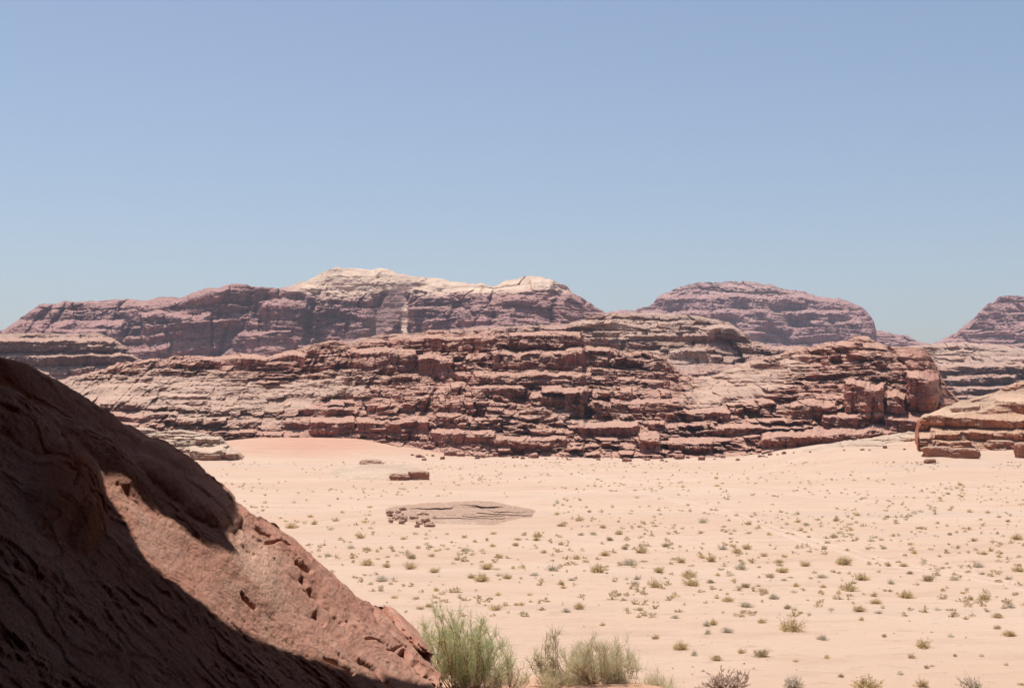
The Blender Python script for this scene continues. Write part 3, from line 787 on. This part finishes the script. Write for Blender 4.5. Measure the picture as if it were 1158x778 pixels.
slope = mesh_np("rock_slope", PV, grid_faces(nv_s + nbk, len(pxs), flip=True), slope_mat(),
                {"orange": np.concatenate([z16, bounce_glow]), "pale_patch": np.concatenate([z16, pale_patch])}, smooth=True)
tag(slope, "big red rock slope falling to the sand, half sunlit and half in deep shade", "rock")
# loose plate lying over the hole near the foot of the slope
pA, pB = at(447, 694, float(slab_depth(447, 700)) - 0.25), at(477, 738, float(slab_depth(477, 742)) - 0.35)
V, Fc = rock_mesh(float(np.linalg.norm(pB - pA)) * 0.8, 0.42, 0.16, 77, lay=0.6, sq=7)
ax = (pB - pA) / np.linalg.norm(pB - pA)
az = N[int(nv_s * 0.02), -60]; az = az - ax * (az @ ax); az /= np.linalg.norm(az)
ay = np.cross(az, ax)
V = (pA + pB) / 2 + V[..., :1] * ax + V[..., 1:2] * ay + (V[..., 2:] - 0.1) * az
plate = mesh_np("loose_plate", V, Fc, slope.data.materials[0], {"orange": np.zeros(V.shape[:2]), "pale_patch": np.zeros(V.shape[:2])}, parent=slope)

# ------------------------------------------------------------------ the overhanging cliff above the viewer, which shades the slope
LIT = [(150, 470), (190, 500), (196, 514), (204, 528), (222, 548), (244, 568), (262, 586), (272, 604), (268, 614), (258, 612), (260, 622), (271, 631), (266, 636), (240, 628), (214, 612), (195, 597),
       (170, 582), (140, 560), (113, 544), (118, 560), (128, 578), (146, 602), (160, 630), (168, 645), (185, 657), (215, 680), (250, 701), (300, 711), (340, 726), (380, 740), (420, 755), (460, 770), (492, 785)]
def roof_hit(p):
    # a sloping roof plane z = 13.1 + 0.31 y, met along the sun's direction
    t = (13.1 + 0.31 * p[1] - p[2]) / (S[2] - 0.31 * S[1])
    return p + t * S
edge = [roof_hit(at(x, y, float(slab_depth(x, max(y, np.interp(x, SK[:, 0], SK[:, 1]) + 0.5))))) for x, y in LIT]
n_lit = len(edge)
edge += [np.array([x, y, 13.1 + 0.31 * y]) for x, y in ((edge[-1][0] + 2.2, 21.5), (0.5, 27), (13.5, 29.5), (10, 6), (9, -8))]
edge = np.array(edge)
seg = np.concatenate([[0], np.cumsum(np.linalg.norm(np.diff(edge, axis=0), axis=1))])
tip = next(k for k, q in enumerate(LIT) if q == (113, 544))
ss = np.linspace(0, seg[-1], 520)
outer = [(seg[0], -15, 15), (seg[tip], -42, -4), (seg[tip + 2], -22, -24), (seg[n_lit - 6], -4, -26), (seg[n_lit - 1], 6, -20), (seg[-1], 10, -12)]
oxy = np.stack([np.interp(ss, [q[0] for q in outer], [q[k] for q in outer]) for k in (1, 2)], -1)
edge = np.stack([np.interp(ss, seg, edge[:, k]) for k in range(3)], -1)
def roof_pts(w, top):
    xy = edge[:, :2] + (oxy - edge[:, :2]) * w
    z = 13.1 + 0.31 * xy[:, 1]
    z = np.maximum(z, 3.0 * 0 + np.where(xy[:, 1] < 0, 13.1 + 0.7 * xy[:, 1], -99))
    cl = 0.0
    lump = 0.5 * fbm2(xy[:, 0] / 3, xy[:, 1] / 3, 4)
    up = np.abs(lump) * min(1, w * 4)
    if top: up = 0.6 + 5 * w ** 0.5 + 1.2 * np.abs(lump)
    # the rock thickens along the sunbeams, so its lip alone draws the edge of the shade
    return np.concatenate([xy, z[:, None]], 1) + S * (up + cl / S[2])[:, None]
wv = np.linspace(0, 1, 40) ** 1.6
RV = np.stack([roof_pts(w, False) for w in wv[::-1]] + [roof_pts(w, True) for w in wv], 0)
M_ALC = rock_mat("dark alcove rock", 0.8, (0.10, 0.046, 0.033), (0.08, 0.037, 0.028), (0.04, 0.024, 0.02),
                 (0.10, 0.052, 0.038), (0.2, 0.1, 0.07), (0.2, 0.1, 0.07), (0.45, 0.6))  # very dark, so little light bounces onto the slope
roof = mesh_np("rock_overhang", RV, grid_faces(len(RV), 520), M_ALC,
               {"orange": np.zeros(RV.shape[:2]), "pale_patch": np.zeros(RV.shape[:2])}, smooth=False)
# unseen wall added beside and behind the viewer to darken the slope
wxy = np.array([(12.8, 29), (8.2, 16.5), (6.8, 11), (6.4, 6), (5.6, 2), (6.5, -3), (5, -10), (0, -16), (-8, -19), (-18, -18)], float)
ws = np.concatenate([[0], np.cumsum(np.linalg.norm(np.diff(wxy, axis=0), axis=1))])
wq = np.linspace(0, ws[-1], 160)
wx, wy = [np.interp(wq, ws, wxy[:, k]) for k in range(2)]
zt = np.where(wy > 0, 16 + 0.42 * (wy - 7.6), 12.8 + 0.7 * np.maximum(wy, -10)) + 1.5
zz_ = np.linspace(0, 1, 60)[:, None]
WZ = 0.0 + (zt - 0.0)[None, :] * zz_
bul = 0.5 * fbm2(wq[None, :] / 3 + 5, WZ / 2, 4) + 0.8 * (1 - zz_) ** 2
tn = np.stack([np.gradient(wx), np.gradient(wy)], -1)
tn /= np.linalg.norm(tn, axis=-1, keepdims=True)
sgn = -1.0
WX = wx[None, :] + sgn * -tn[:, 1][None, :] * (bul + 0.3)
WY = wy[None, :] + sgn * tn[:, 0][None, :] * (bul + 0.3)
inner = np.stack([WX, WY, WZ], -1)
outer_ = np.stack([wx[None, :] - tn[:, 1][None, :] * 3 + 0 * WZ, wy[None, :] + tn[:, 0][None, :] * 3 + 0 * WZ, WZ], -1)
WV = np.concatenate([inner, outer_[::-1]], 0)
wall = mesh_np("added_shade_wall", WV, grid_faces(len(WV), 160), M_ALC, {"orange": np.zeros(WV.shape[:2])}, smooth=False)
gxl, gyl = np.meshgrid(np.linspace(0, 1, 120), np.linspace(0, 1, 90))  # unseen barrier added under the view, keeps the plain's light off the slope
ly = 2.0 + 17.0 * gyl
lx0 = np.interp(ly, [2, 8, 14, 19], [0.4, 0.3, 0.7, 1.4])
lx = lx0 + (np.interp(ly, [2, 11, 19], [6.0, 7.5, 9.6]) - lx0) * gxl
lz = 11.55 - 0.205 * ly - 0.25 - 5.5 * sst(0.75, 1.0, gyl) - 2.0 * sst(0.12, 0.0, gxl) + 0.22 * fbm2(lx / 1.2, ly / 1.2, 4) - 0.2
lip = mesh_np("added_shade_lip", np.stack([lx, ly, lz], -1), grid_faces(90, 120), M_ALC, smooth=False)
tag(lip, "unseen low rock barrier added below the view to block light onto the slope", "rock")
tag(wall, "unseen dark wall added beside and behind the viewer to keep light off the slope", "cliff")
tag(roof, "overhanging red cliff above the viewer that throws the deep shade on the slope", "cliff")

# ------------------------------------------------------------------ plants
def leaf_mat(name, c1, c2, c3):
    m = NT(name)
    n1 = m.noise(m.pos(), 3.0, 3, 0.6)
    n2_ = m.noise(m.pos(), 24.0, 2, 0.6)
    c = m.mix(m.rng(n1, 0.35, 0.65), c1, c2)
    c = m.mix(m.rng(n2_, 0.45, 0.7, 0, 0.7), c, c3)
    m.p.inputs["Roughness"].default_value = 0.8
    tr = m.n.new("ShaderNodeBsdfTranslucent")
    m.put(tr.inputs["Color"], c)
    ms = m.n.new("ShaderNodeMixShader")
    ms.inputs[0].default_value = 0.65
    m.t.links.new(m.p.outputs[0], ms.inputs[1])
    m.t.links.new(tr.outputs[0], ms.inputs[2])
    m.t.links.new(ms.outputs[0], m.n["Material Output"].inputs["Surface"])
    return m.color(c)
LEAF = {
    'o': leaf_mat("olive tan leaves", (0.70, 0.55, 0.29), (0.63, 0.49, 0.25), (0.78, 0.62, 0.38)),
    'g': leaf_mat("pale grey green leaves", (0.74, 0.65, 0.49), (0.68, 0.61, 0.45), (0.80, 0.70, 0.56)),
    'y': leaf_mat("ochre leaves", (0.70, 0.52, 0.25), (0.65, 0.48, 0.23), (0.76, 0.60, 0.36)),
    'd': leaf_mat("dark olive leaves", (0.50, 0.39, 0.22), (0.44, 0.34, 0.19), (0.60, 0.48, 0.30)),
    'r': leaf_mat("dry brown twigs", (0.56, 0.41, 0.30), (0.50, 0.36, 0.26), (0.64, 0.50, 0.39)),
}
STEM = leaf_mat("dry stems", (0.46, 0.30, 0.19), (0.38, 0.24, 0.15), (0.54, 0.38, 0.26))
BROOM_G = leaf_mat("broom shoots", (0.70, 0.73, 0.46), (0.74, 0.75, 0.52), (0.82, 0.80, 0.62))
BROOM_P = leaf_mat("pale broom shoots", (0.80, 0.75, 0.56), (0.82, 0.77, 0.60), (0.86, 0.81, 0.68))
BROOM_S = leaf_mat("broom wood", (0.52, 0.27, 0.16), (0.44, 0.21, 0.125), (0.60, 0.37, 0.25))

def ribbons(Pl, wid):
    """thin three-sided tapering rods along polylines Pl[n, m, 3]"""
    n, m_, _ = Pl.shape
    tan = np.gradient(Pl, axis=1)
    tan /= np.linalg.norm(tan, axis=-1, keepdims=True) + 1e-9
    ref = np.where(np.abs(tan[..., 2:]) > 0.9, np.array([1.0, 0, 0]), np.array([0, 0, 1.0]))
    e1 = np.cross(tan, ref)
    e1 /= np.linalg.norm(e1, axis=-1, keepdims=True) + 1e-9
    e2 = np.cross(tan, e1)
    w = np.asarray(wid)
    w = (w[:, None] if w.ndim == 1 else w) * np.linspace(1, 0.45, m_)[None, :]
    ring = [Pl + w[..., None] * (math.cos(q) * e1 + math.sin(q) * e2) for q in (0, 2.094, 4.189)]
    V = np.stack(ring, 2).reshape(-1, 3)                         # n, m, 3
    b = (np.arange(n)[:, None, None] * m_ + np.arange(m_ - 1)[None, :, None]) * 3
    q = np.arange(3)[None, None, :]
    f = np.stack([b + q, b + (q + 1) % 3, b + 3 + (q + 1) % 3, b + 3 + q], -1).reshape(-1, 4)
    return V, f
def shrub_meshes(seed, kind, n_stem, n_leaf, hgt=0.5, leaf=0.05, flat=1.0, lump=0.35):
    r = np.random.RandomState(seed)
    phi = r.uniform(0, 2 * np.pi, n_stem)
    th_ = np.arccos(r.uniform(0.12, 1, n_stem) ** flat)
    d = np.stack([np.sin(th_) * np.cos(phi), np.sin(th_) * np.sin(phi), np.cos(th_)], -1)
    L = 1 / np.sqrt((d[:, 0] ** 2 + d[:, 1] ** 2) / 0.25 + d[:, 2] ** 2 / hgt ** 2)
    L = L * (1 - lump * np.clip(0.5 + fbm3(d[:, 0] * 1.6 + seed, d[:, 1] * 1.6, d[:, 2] * 1.6, 2), 0, 1)) * r.uniform(0.7, 1.05, n_stem)
    base = np.stack([r.normal(0, 0.07, n_stem), r.normal(0, 0.07, n_stem), np.full(n_stem, -0.03)], -1)
    t = np.linspace(0, 1, 4)[None, :, None]
    up = np.array([0, 0, 1.0])
    Pl = base[:, None, :] + (d * L[:, None])[:, None, :] * t + up * (0.10 * L)[:, None, None] * (t - t * t) * 2
    SV, SF = ribbons(Pl, np.full(n_stem, 0.006))
    si = np.repeat(np.arange(n_stem), n_leaf)
    tt = r.uniform(0.35, 1.05, len(si))
    c = base[si] + d[si] * (L[si] * tt)[:, None] + r.normal(0, 0.028, (len(si), 3))
    c[:, 2] = np.maximum(c[:, 2], 0.01)
    ax = d[si] + r.normal(0, 0.55, (len(si), 3)) + up * 0.25
    ax /= np.linalg.norm(ax, axis=-1, keepdims=True)
    bx = np.cross(ax, r.normal(0, 1, (len(si), 3)))
    bx /= np.linalg.norm(bx, axis=-1, keepdims=True)
    s = leaf * r.uniform(0.5, 1.3, len(si))[:, None]
    LV = np.stack([c - bx * s * 0.16, c + ax * s * 0.5 - bx * s * 0.24, c + ax * s * 1.3, c + ax * s * 0.5 + bx * s * 0.24], 1).reshape(-1, 3)
    LF = np.arange(len(LV)).reshape(-1, 4)
    return (SV, SF), (LV, LF)
def data_np(name, V, Fc, mat):
    o = mesh_np(name, V, Fc, mat)
    me = o.data
    bpy.data.objects.remove(o)
    return me
PROTO, SMALL = {}, {}
for kk, kd in enumerate('ogydr'):
    PROTO[kd], SMALL[kd] = [], []
    for q in range(4):
        (sv, sf), (lv, lf) = shrub_meshes(100 + kk * 10 + q, kd, 120, {'o': 7, 'g': 4, 'y': 7, 'd': 8, 'r': 4}[kd], hgt=[0.5, 0.62, 0.42, 0.55][q] * (0.8 if kd == 'g' else 1),
                                          leaf=0.06 if kd != 'r' else 0.07, lump=[0.35, 0.7, 0.5, 0.9][q])
        PROTO[kd].append((data_np("stem", sv, sf, STEM), data_np("foliage", lv, lf, LEAF[kd])))
        (sv, sf), (lv, lf) = shrub_meshes(200 + kk * 10 + q, kd, 45, 8, hgt=[0.45, 0.55, 0.4, 0.5][q], leaf=0.11, lump=[0.4, 0.8, 0.5, 0.9][q])
        SMALL[kd].append(data_np("desert_shrub", lv, lf, LEAF[kd]))
GROUP = "shrubs scattered over the sandy plain"
KIND = {'o': "olive-tan", 'g': "pale grey-green", 'y': "ochre yellow", 'd': "dark olive", 'r': "dry brown"}
rb = random.Random(9)
placed = []
def shrub(px, py, wpx, kd, label=None, hs=1.0):
    g = ground_hit(px, py)
    w = wpx * g[1] / F
    placed.append((px, py, wpx))
    if label is None:
        zone = ("on the near sand" if py > 680 else "in the middle of the plain" if py > 600 else "on the far sand")
        size = "small" if wpx < 13 else "middling" if wpx < 19 else "broad"
        label = f"{size} {KIND[kd]} shrub, one of many alike {zone}"
    q = rb.randrange(4)
    if wpx >= 11:
        o = empty("desert_shrub", g)
        for nm, me in zip(("stem", "foliage"), PROTO[kd][q]):
            c = bpy.data.objects.new(nm, me)
            COL.objects.link(c)
            c.parent = o
    else:
        o = bpy.data.objects.new("desert_shrub", SMALL[kd][q])
        COL.objects.link(o)
        o.location = tuple(g)
    o.rotation_euler = (0, 0, rb.uniform(0, 6.28))
    o.scale = (w, w, w * hs * rb.uniform(0.85, 1.15))
    return tag(o, label, "shrub", GROUP)
NAMED = [
    (893, 713, 40, 'o', "widest olive-tan shrub on the near open sand, two rounded clumps side by side"),
    (862, 742, 25, 'd', "dark open-branched shrub below the widest two-clump shrub"),
    (839, 738, 14, 'y', "small yellow shrub just left of the dark open-branched shrub"),
    (769, 734, 24, 'y', "rounded ochre shrub standing just beyond the pale broom bush"),
    (1045, 732, 24, 'y', "upright two-tufted ochre shrub alone on the near sand at the right"),
    (1031, 744, 14, 'o', "small shrub at the foot of the upright two-tufted ochre shrub"),
    (820, 783, 70, 'r', "large dead brown twiggy bush at the bottom edge of the view"),
    (980, 780, 44, 'o', "wide tan shrub at the bottom edge, right of the dead brown bush"),
    (1043, 776, 22, 'o', "tufted shrub at the bottom edge, right of the wide tan one"),
    (898, 777, 36, 'g', "low pale shrub at the bottom edge between the dead bush and the wide tan one"),
    (1102, 780, 44, 'g', "spread grey shrub at the bottom right edge of the view"),
    (843, 664, 15, 'd', "compact dark shrub standing alone right of the twin rounded shrubs"),
    (742, 664, 25, 'o', "low wide shrub left of the twin rounded shrubs in the mid plain"),
    (783, 662, 27, 'o', "front one of the twin rounded shrubs in the mid plain"),
    (779, 652, 24, 'o', "rear one of the twin rounded shrubs in the mid plain"),
    (328, 597, 17, 'y', "yellow-green shrub peeping over the crest of the dark rock slope"),
    (432, 657, 24, 'g', "silvery rounded shrub right of the rock slope crest"),
    (545, 657, 24, 'o', "broad olive shrub in the cluster below the whaleback slab"),
    (625, 645, 22, 'g', "silvery wide shrub below the right tip of the whaleback slab"),
    (712, 639, 27, 'g', "widest silvery shrub in the middle of the plain"),
    (1025, 676, 23, 'o', "domed tan shrub with a small tuft at its foot, right of centre on the plain"),
    (1050, 657, 18, 'd', "dense dark-based shrub behind the domed tan shrub"),
    (975, 656, 21, 'o', "rounded tan shrub left of the small dark-based tuft"),
    (961, 668, 24, 'o', "flat olive shrub in front of the rounded tan shrub"),
    (954, 638, 26, 'o', "double-clump olive shrub farther back behind the flat olive shrub"),
    (1106, 641, 21, 'g', "pale feathery shrub on the right side of the plain"),
    (845, 686, 24, 'g', "whitish sprawling dead shrub on the bare sand"),
    (1150, 610, 17, 'y', "yellowish shrub at the right picture edge on the mid plain"),
]
for n_ in NAMED: shrub(*n_)
MORE = """930 723 20 g;911 640 16 o;885 647 19 o;928 671 9 o;988 674 12 o;1029 649 11 d;1008 660 14 g;1079 656 17 g;1089 671 8 o;1114 678 19 o;1143 687 18 g;1128 698 17 o;1128 711 10 d;1142 719 18 y;1096 684 7 o;
972 691 21 o;993 693 14 g;974 701 10 o;873 677 17 g;865 671 12 o;871 653 15 g;930 653 19 g;1120 623 9 o;1113 627 11 o;1074 605 8 d;1029 616 8 o;1034 626 9 o;932 621 10 d;943 608 13 o;1155 774 9 o;951 765 9 d;
785 741 16 g;810 746 18 o;741 722 13 o;862 704 15 y;806 706 14 y;799 707 20 g;764 699 14 g;822 715 20 g;800 717 16 g;724 690 11 o;722 698 9 o;681 707 9 o;655 688 17 o;862 669 13 o;841 692 10 y;876 677 16 g;
804 659 12 d;718 661 15 g;355 593 11 o;380 589 14 g;373 599 9 g;408 608 17 o;412 591 10 o;415 639 21 o;437 641 12 o;464 643 19 o;491 647 17 o;372 629 15 g;415 623 15 o;398 620 15 g;487 619 13 g;488 629 11 o;
517 633 10 d;527 623 19 g;550 643 21 o;533 653 13 o;574 654 16 o;565 631 12 o;557 618 9 o;583 617 11 o;615 625 11 o;606 611 14 o;604 651 16 g;635 661 13 o;634 616 11 o;636 595 11 y;558 604 9 o;525 608 9 o;
584 684 9 y;493 668 9 o;563 673 9 o;599 673 8 o;654 589 13 o;682 597 11 o;608 607 15 o;652 632 13 o;684 628 15 y;725 625 21 o;707 621 11 d;676 647 22 o;647 656 13 g;637 665 10 o;720 655 14 g;753 618 12 d;
804 635 18 o;770 636 17 o;745 647 17 o;818 621 17 g;829 618 10 o;845 621 15 o;838 644 21 g;872 653 12 o;881 636 13 y;887 630 9 o;864 629 11 o;846 593 12 o;833 583 7 o;795 591 17 g;700 604 13 o;690 611 11 d;
456 610 9 o;470 604 8 g;398 628 9 o;430 668 12 g;446 676 10 o;520 676 10 g;590 684 9 o;640 692 14 g;705 679 12 g;760 676 9 o;900 663 10 o;915 695 10 g;1005 640 11 o;1060 690 10 g;1075 720 9 g;1000 720 8 d;
940 690 9 g;1092 700 9 o;1066 668 8 o;1140 655 14 g;1152 640 10 o;1130 630 9 o;1102 612 9 d;1090 598 8 o;1060 592 8 o;1042 598 7 d;1010 606 9 o;985 612 10 g;962 600 8 o;970 583 10 o;1004 585 8 d;1034 581 9 g;
1074 577 7 o;1117 580 8 o;1140 590 8 d;905 600 10 o;890 593 9 g;925 588 8 o;945 589 12 o;870 605 9 o;858 597 8 o;1048 755 8 d;1018 762 10 g;935 744 9 o;1080 742 7 d;1110 742 8 g;900 748 8 o;1138 752 8 g"""
for t_ in MORE.replace("\n", "").split(";"):
    a_ = t_.split()
    shrub(float(a_[0]), float(a_[1]), float(a_[2]), a_[3])
def free(px, py, w, gap=0.8):
    return all(abs(px - q[0]) > gap * (w + q[2]) / 2 or abs(py - q[1]) > 0.35 * (w + q[2]) / 2 + 1 for q in placed)
def crest_px(px): return float(np.interp(px, SK[:, 0], SK[:, 1]))
tries = 0
while len(placed) < 298 and tries < 6000:
    tries += 1
    py0 = 548 + 145 * rb.random() ** 1.5
    px0 = rb.uniform(300, 1156)
    for _ in range(rb.choice([1, 1, 2, 3, 4])):
        px, py = px0 + rb.gauss(0, 16), py0 + rb.gauss(0, 3)
        if px < 520 and py > crest_px(px) - 8: continue
        if 425 < px < 625 and 560 < py < 600: continue
        w = max(4, (py - 470) / 100 * rb.choice([3.5, 4.5, 5.5, 7, 9]) * rb.uniform(0.85, 1.2))
        if len(placed) >= 298 or not free(px, py, w, 0.6): continue
        shrub(px, py, w, rb.choice("oooggyd"), hs=rb.uniform(0.7, 1.1))

# the uncountable small scrub of the plain, one mass
def scatter(n, seed, maxw):
    r = np.random.RandomState(seed)
    Vs, Fs, nv0 = [], [], 0
    while n > 0:
        py = 523 + 175 * r.rand() ** 1.9
        px = r.uniform(250, 1200)
        if px < 520 and py > crest_px(px) - 3: continue
        if 425 < px < 625 and 562 < py < 600: continue
        if fbm2(np.array(px / 60.0), np.array(py / 10.0), 3) < r.uniform(-0.5, 0.3): continue
        n -= 1
        g = ground_hit(px, py)
        w = r.uniform(0.2, 0.9) ** 1.4 * maxw
        m = r.randint(14, 30)
        ph, el = r.uniform(0, 6.28, m), r.uniform(0.1, 1.5, m)
        dd = np.stack([np.cos(ph) * np.cos(el), np.sin(ph) * np.cos(el), np.sin(el) * r.uniform(0.5, 0.9)], -1)
        c = dd * (0.5 * w * r.uniform(0.3, 1, m))[:, None] + g
        sd = np.cross(dd, r.normal(0, 1, (m, 3)))
        sd /= np.linalg.norm(sd, axis=-1, keepdims=True) + 1e-6
        l, b_ = 0.22 * w, 0.09 * w
        Vs.append(np.stack([c - dd * l - sd * b_ * .5, c - sd * b_, c + dd * l, c + sd * b_], 1).reshape(-1, 3))
        Fs.append(np.arange(4 * m).reshape(-1, 4) + nv0)
        nv0 += 4 * m
    return np.concatenate(Vs), np.concatenate(Fs)
for kd, n_, sd_ in (('o', 2100, 1),):
    V, Fc = scatter(n_, sd_, 0.95)
    MS = leaf_mat("scrub leaves", (0.66, 0.53, 0.35), (0.58, 0.45, 0.28), (0.74, 0.62, 0.47))
    tag(mesh_np("scrub", V, Fc, MS), kind="stuff")
# pebbles and crumbs of dark stone on the sand
def pebbles(n, seed):
    r = np.random.RandomState(seed)
    ico = np.array([(1, 0, 0), (0, 1, 0), (-1, 0, 0), (0, -1, 0), (0, 0, .7), (0, 0, -.5)], float)
    fi = np.array([(0, 1, 4), (1, 2, 4), (2, 3, 4), (3, 0, 4), (1, 0, 5), (2, 1, 5), (3, 2, 5), (0, 3, 5)])
    Vs, Fs = [], []
    k = 0
    while k < n:
        py = 530 + 245 * r.rand() ** 1.3
        px = r.uniform(300, 1170)
        if px < 520 and py > crest_px(px) - 3: continue
        g = ground_hit(px, py)
        w = 0.03 + 0.10 * r.rand() ** 3
        rot = r.uniform(0, 6.28)
        v_ = ico * w * r.uniform(0.6, 1.3, (6, 3))
        v_ = np.stack([v_[:, 0] * math.cos(rot) - v_[:, 1] * math.sin(rot), v_[:, 0] * math.sin(rot) + v_[:, 1] * math.cos(rot), v_[:, 2]], -1)
        Vs.append(v_ + g)
        Fs.append(fi + 6 * k)
        k += 1
    return np.concatenate(Vs), np.concatenate(Fs)
V, Fc = pebbles(420, 5)
tag(mesh_np("pebbles", V, Fc, M_BLD, k=3), kind="stuff")

# ------------------------------------------------------------------ the tall broom bushes on the sand bank
def broom(name, label, stems, shoot_mat, seed, n_shoot=22, shoot_len=0.30, wood=0.016, sub=7, tw=6):
    """stems: (base xyz, tip xyz, spread)"""
    r = np.random.RandomState(seed)
    o = empty(name, np.array(stems[0][0]))
    org = np.array(stems[0][0])
    polys, wid, tips = [], [], []
    m_ = 7
    t = np.linspace(0, 1, m_)
    for b0, t0, sp_ in stems:
        b0, t0 = np.array(b0) - org, np.array(t0) - org
        L = np.linalg.norm(t0 - b0)
        ctrl = b0 + (t0 - b0) * 0.45 + r.normal(0, 0.08 * L, 3) + np.array([(t0 - b0)[0] * 0.25, (t0 - b0)[1] * 0.25, -0.05 * L])
        p = ((1 - t) ** 2)[:, None] * b0 + (2 * t * (1 - t))[:, None] * ctrl + (t ** 2)[:, None] * t0
        p = p + np.cumsum(r.normal(0, 0.012 * L, (m_, 3)), 0) * np.linspace(0, 1, m_)[:, None]
        polys.append(p); wid.append(wood * r.uniform(0.7, 1.3))
        for _ in range(sub):
            q = r.uniform(0.2, 1.0)
            i = min(int(q * (m_ - 1)), m_ - 2)
            s0 = p[i] + (p[i + 1] - p[i]) * (q * (m_ - 1) - i)
            dr = (p[i + 1] - p[i]) / np.linalg.norm(p[i + 1] - p[i])
            dr = dr * 0.6 + r.normal(0, 0.55, 3) + np.array([0, 0, 0.3])
            dr /= np.linalg.norm(dr)
            l1 = sp_ * r.uniform(0.5, 1.1)
            e0 = s0 + dr * l1
            p2 = s0 + (e0 - s0) * t[:, None] + np.cumsum(r.normal(0, 0.02 * l1, (m_, 3)), 0) * t[:, None]
            polys.append(p2); wid.append(wood * 0.5)
            for _ in range(tw):
                j = r.randint(2, m_)
                d3 = dr * 0.6 + r.normal(0, 0.6, 3) + np.array([0, 0, 0.3])
                d3 /= np.linalg.norm(d3)
                l2 = 0.5 * sp_ * r.uniform(0.4, 1.1)
                p3 = p2[j] + d3 * l2 * t[:, None] + np.cumsum(r.normal(0, 0.02 * l2, (m_, 3)), 0) * t[:, None]
                polys.append(p3); wid.append(wood * 0.28)
                tips.append((p3, d3))
    SV, SF = ribbons(np.array(polys), np.array(wid))
    mesh_np("stem", SV, SF, BROOM_S, parent=o)
    SP, SD = [], []
    for p3, d3 in tips:
        for _ in range(n_shoot):
            SP.append(p3[r.randint(1, m_)])
            v_ = d3 * 0.5 + r.normal(0, 0.6, 3) + np.array([0, 0, 0.4])
            SD.append(v_ / np.linalg.norm(v_))
    SP, SD = np.array(SP), np.array(SD)
    ln = shoot_len * r.uniform(0.4, 1.15, len(SP))
    Pl = SP[:, None, :] + SD[:, None, :] * (ln[:, None] * np.linspace(0, 1, 3)[None, :])[..., None] + np.array([0, 0, -0.04]) * (np.linspace(0, 1, 3) ** 2)[None, :, None] * r.normal(0, 1, (len(SP), 1, 1))
    V, Fc = ribbons(Pl, np.full(len(SP), 0.0046))
    mesh_np("foliage", V, Fc, shoot_mat, parent=o)
    return tag(o, label, "bush")
def stems_for(bx, by, Yb, tips, dy=0.5, seed=0, rep=3, spread=0.55):
    r = np.random.RandomState(seed)
    out = []
    for tx0, ty0, sp_ in tips:
        for q in range(rep):
            tx, ty = tx0 + (r.normal(0, 9) if q else 0), ty0 + (abs(r.normal(0, 14)) if q else 0)
            Yt = Yb + r.uniform(-dy, dy)
            b0 = at(bx + r.normal(0, 6) + spread * (tx - bx) * r.uniform(0.4, 1), by, Yb + (Yt - Yb) * 0.5)
            gz_ = float(ground_z(np.array(b0[0]), np.array(b0[1])))
            b0 = np.array([b0[0], b0[1], gz_ - 0.05])
            out.append((b0, at(tx, ty + 13, Yt), sp_ * (1 if q == 0 else 0.8)))
    return out
r_ = np.random.RandomState(3)
tipsA = [(483, 700, .5), (492, 690, .5), (505, 686, .5), (515, 692, .5), (498, 712, .5), (520, 702, .5), (532, 694, .5), (545, 692, .45), (552, 702, .45), (558, 716, .45), (540, 712, .5), (562, 730, .4), (530, 720, .5), (510, 722, .5), (548, 735, .4), (478, 716, .4), (525, 735, .4)]
broom("broom_bush", "green broom bush with bare red-brown lower twigs right beside the foot of the rock slope", stems_for(528, 786, 38.0, tipsA, 0.8, 1, 3), BROOM_G, 11, 6, 0.27, sub=6, tw=5)
tipsC = [(562, 742, .35), (572, 732, .35), (580, 738, .35), (590, 748, .3), (568, 755, .3), (598, 756, .25), (585, 762, .25), (556, 760, .25)]
broom("broom_bush", "thin straggly broom bush, nearly bare, between the two denser ones", stems_for(572, 790, 37.5, tipsC, 0.4, 2, 2), BROOM_P, 12, 4, 0.22, wood=0.010, sub=5, tw=4)
tipsD = [(616, 703, .30), (624, 700, .28), (612, 716, .28), (629, 712, .28), (620, 722, .25), (608, 728, .2)]
broom("broom_bush", "slender upright broom with one dark bent stem, left of the wide pale mound", stems_for(630, 778, 39.5, tipsD, 0.25, 3, 2, 0.1), BROOM_P, 13, 6, 0.22, wood=0.014, sub=5, tw=4)
tipsB = []
for k in range(26):
    q = r_.uniform(-1, 1)
    tipsB.append((688 + 76 * q, 713 + 34 * q * q + r_.uniform(0, 30) + (6 if q > 0.4 else 0), 0.36))
broom("broom_bush", "wide pale grey-green mound of broom at the bottom of the view", stems_for(690, 796, 39.0, tipsB, 0.9, 4, 3, 0.75), BROOM_P, 14, 6, 0.25, wood=0.010, sub=6, tw=4)
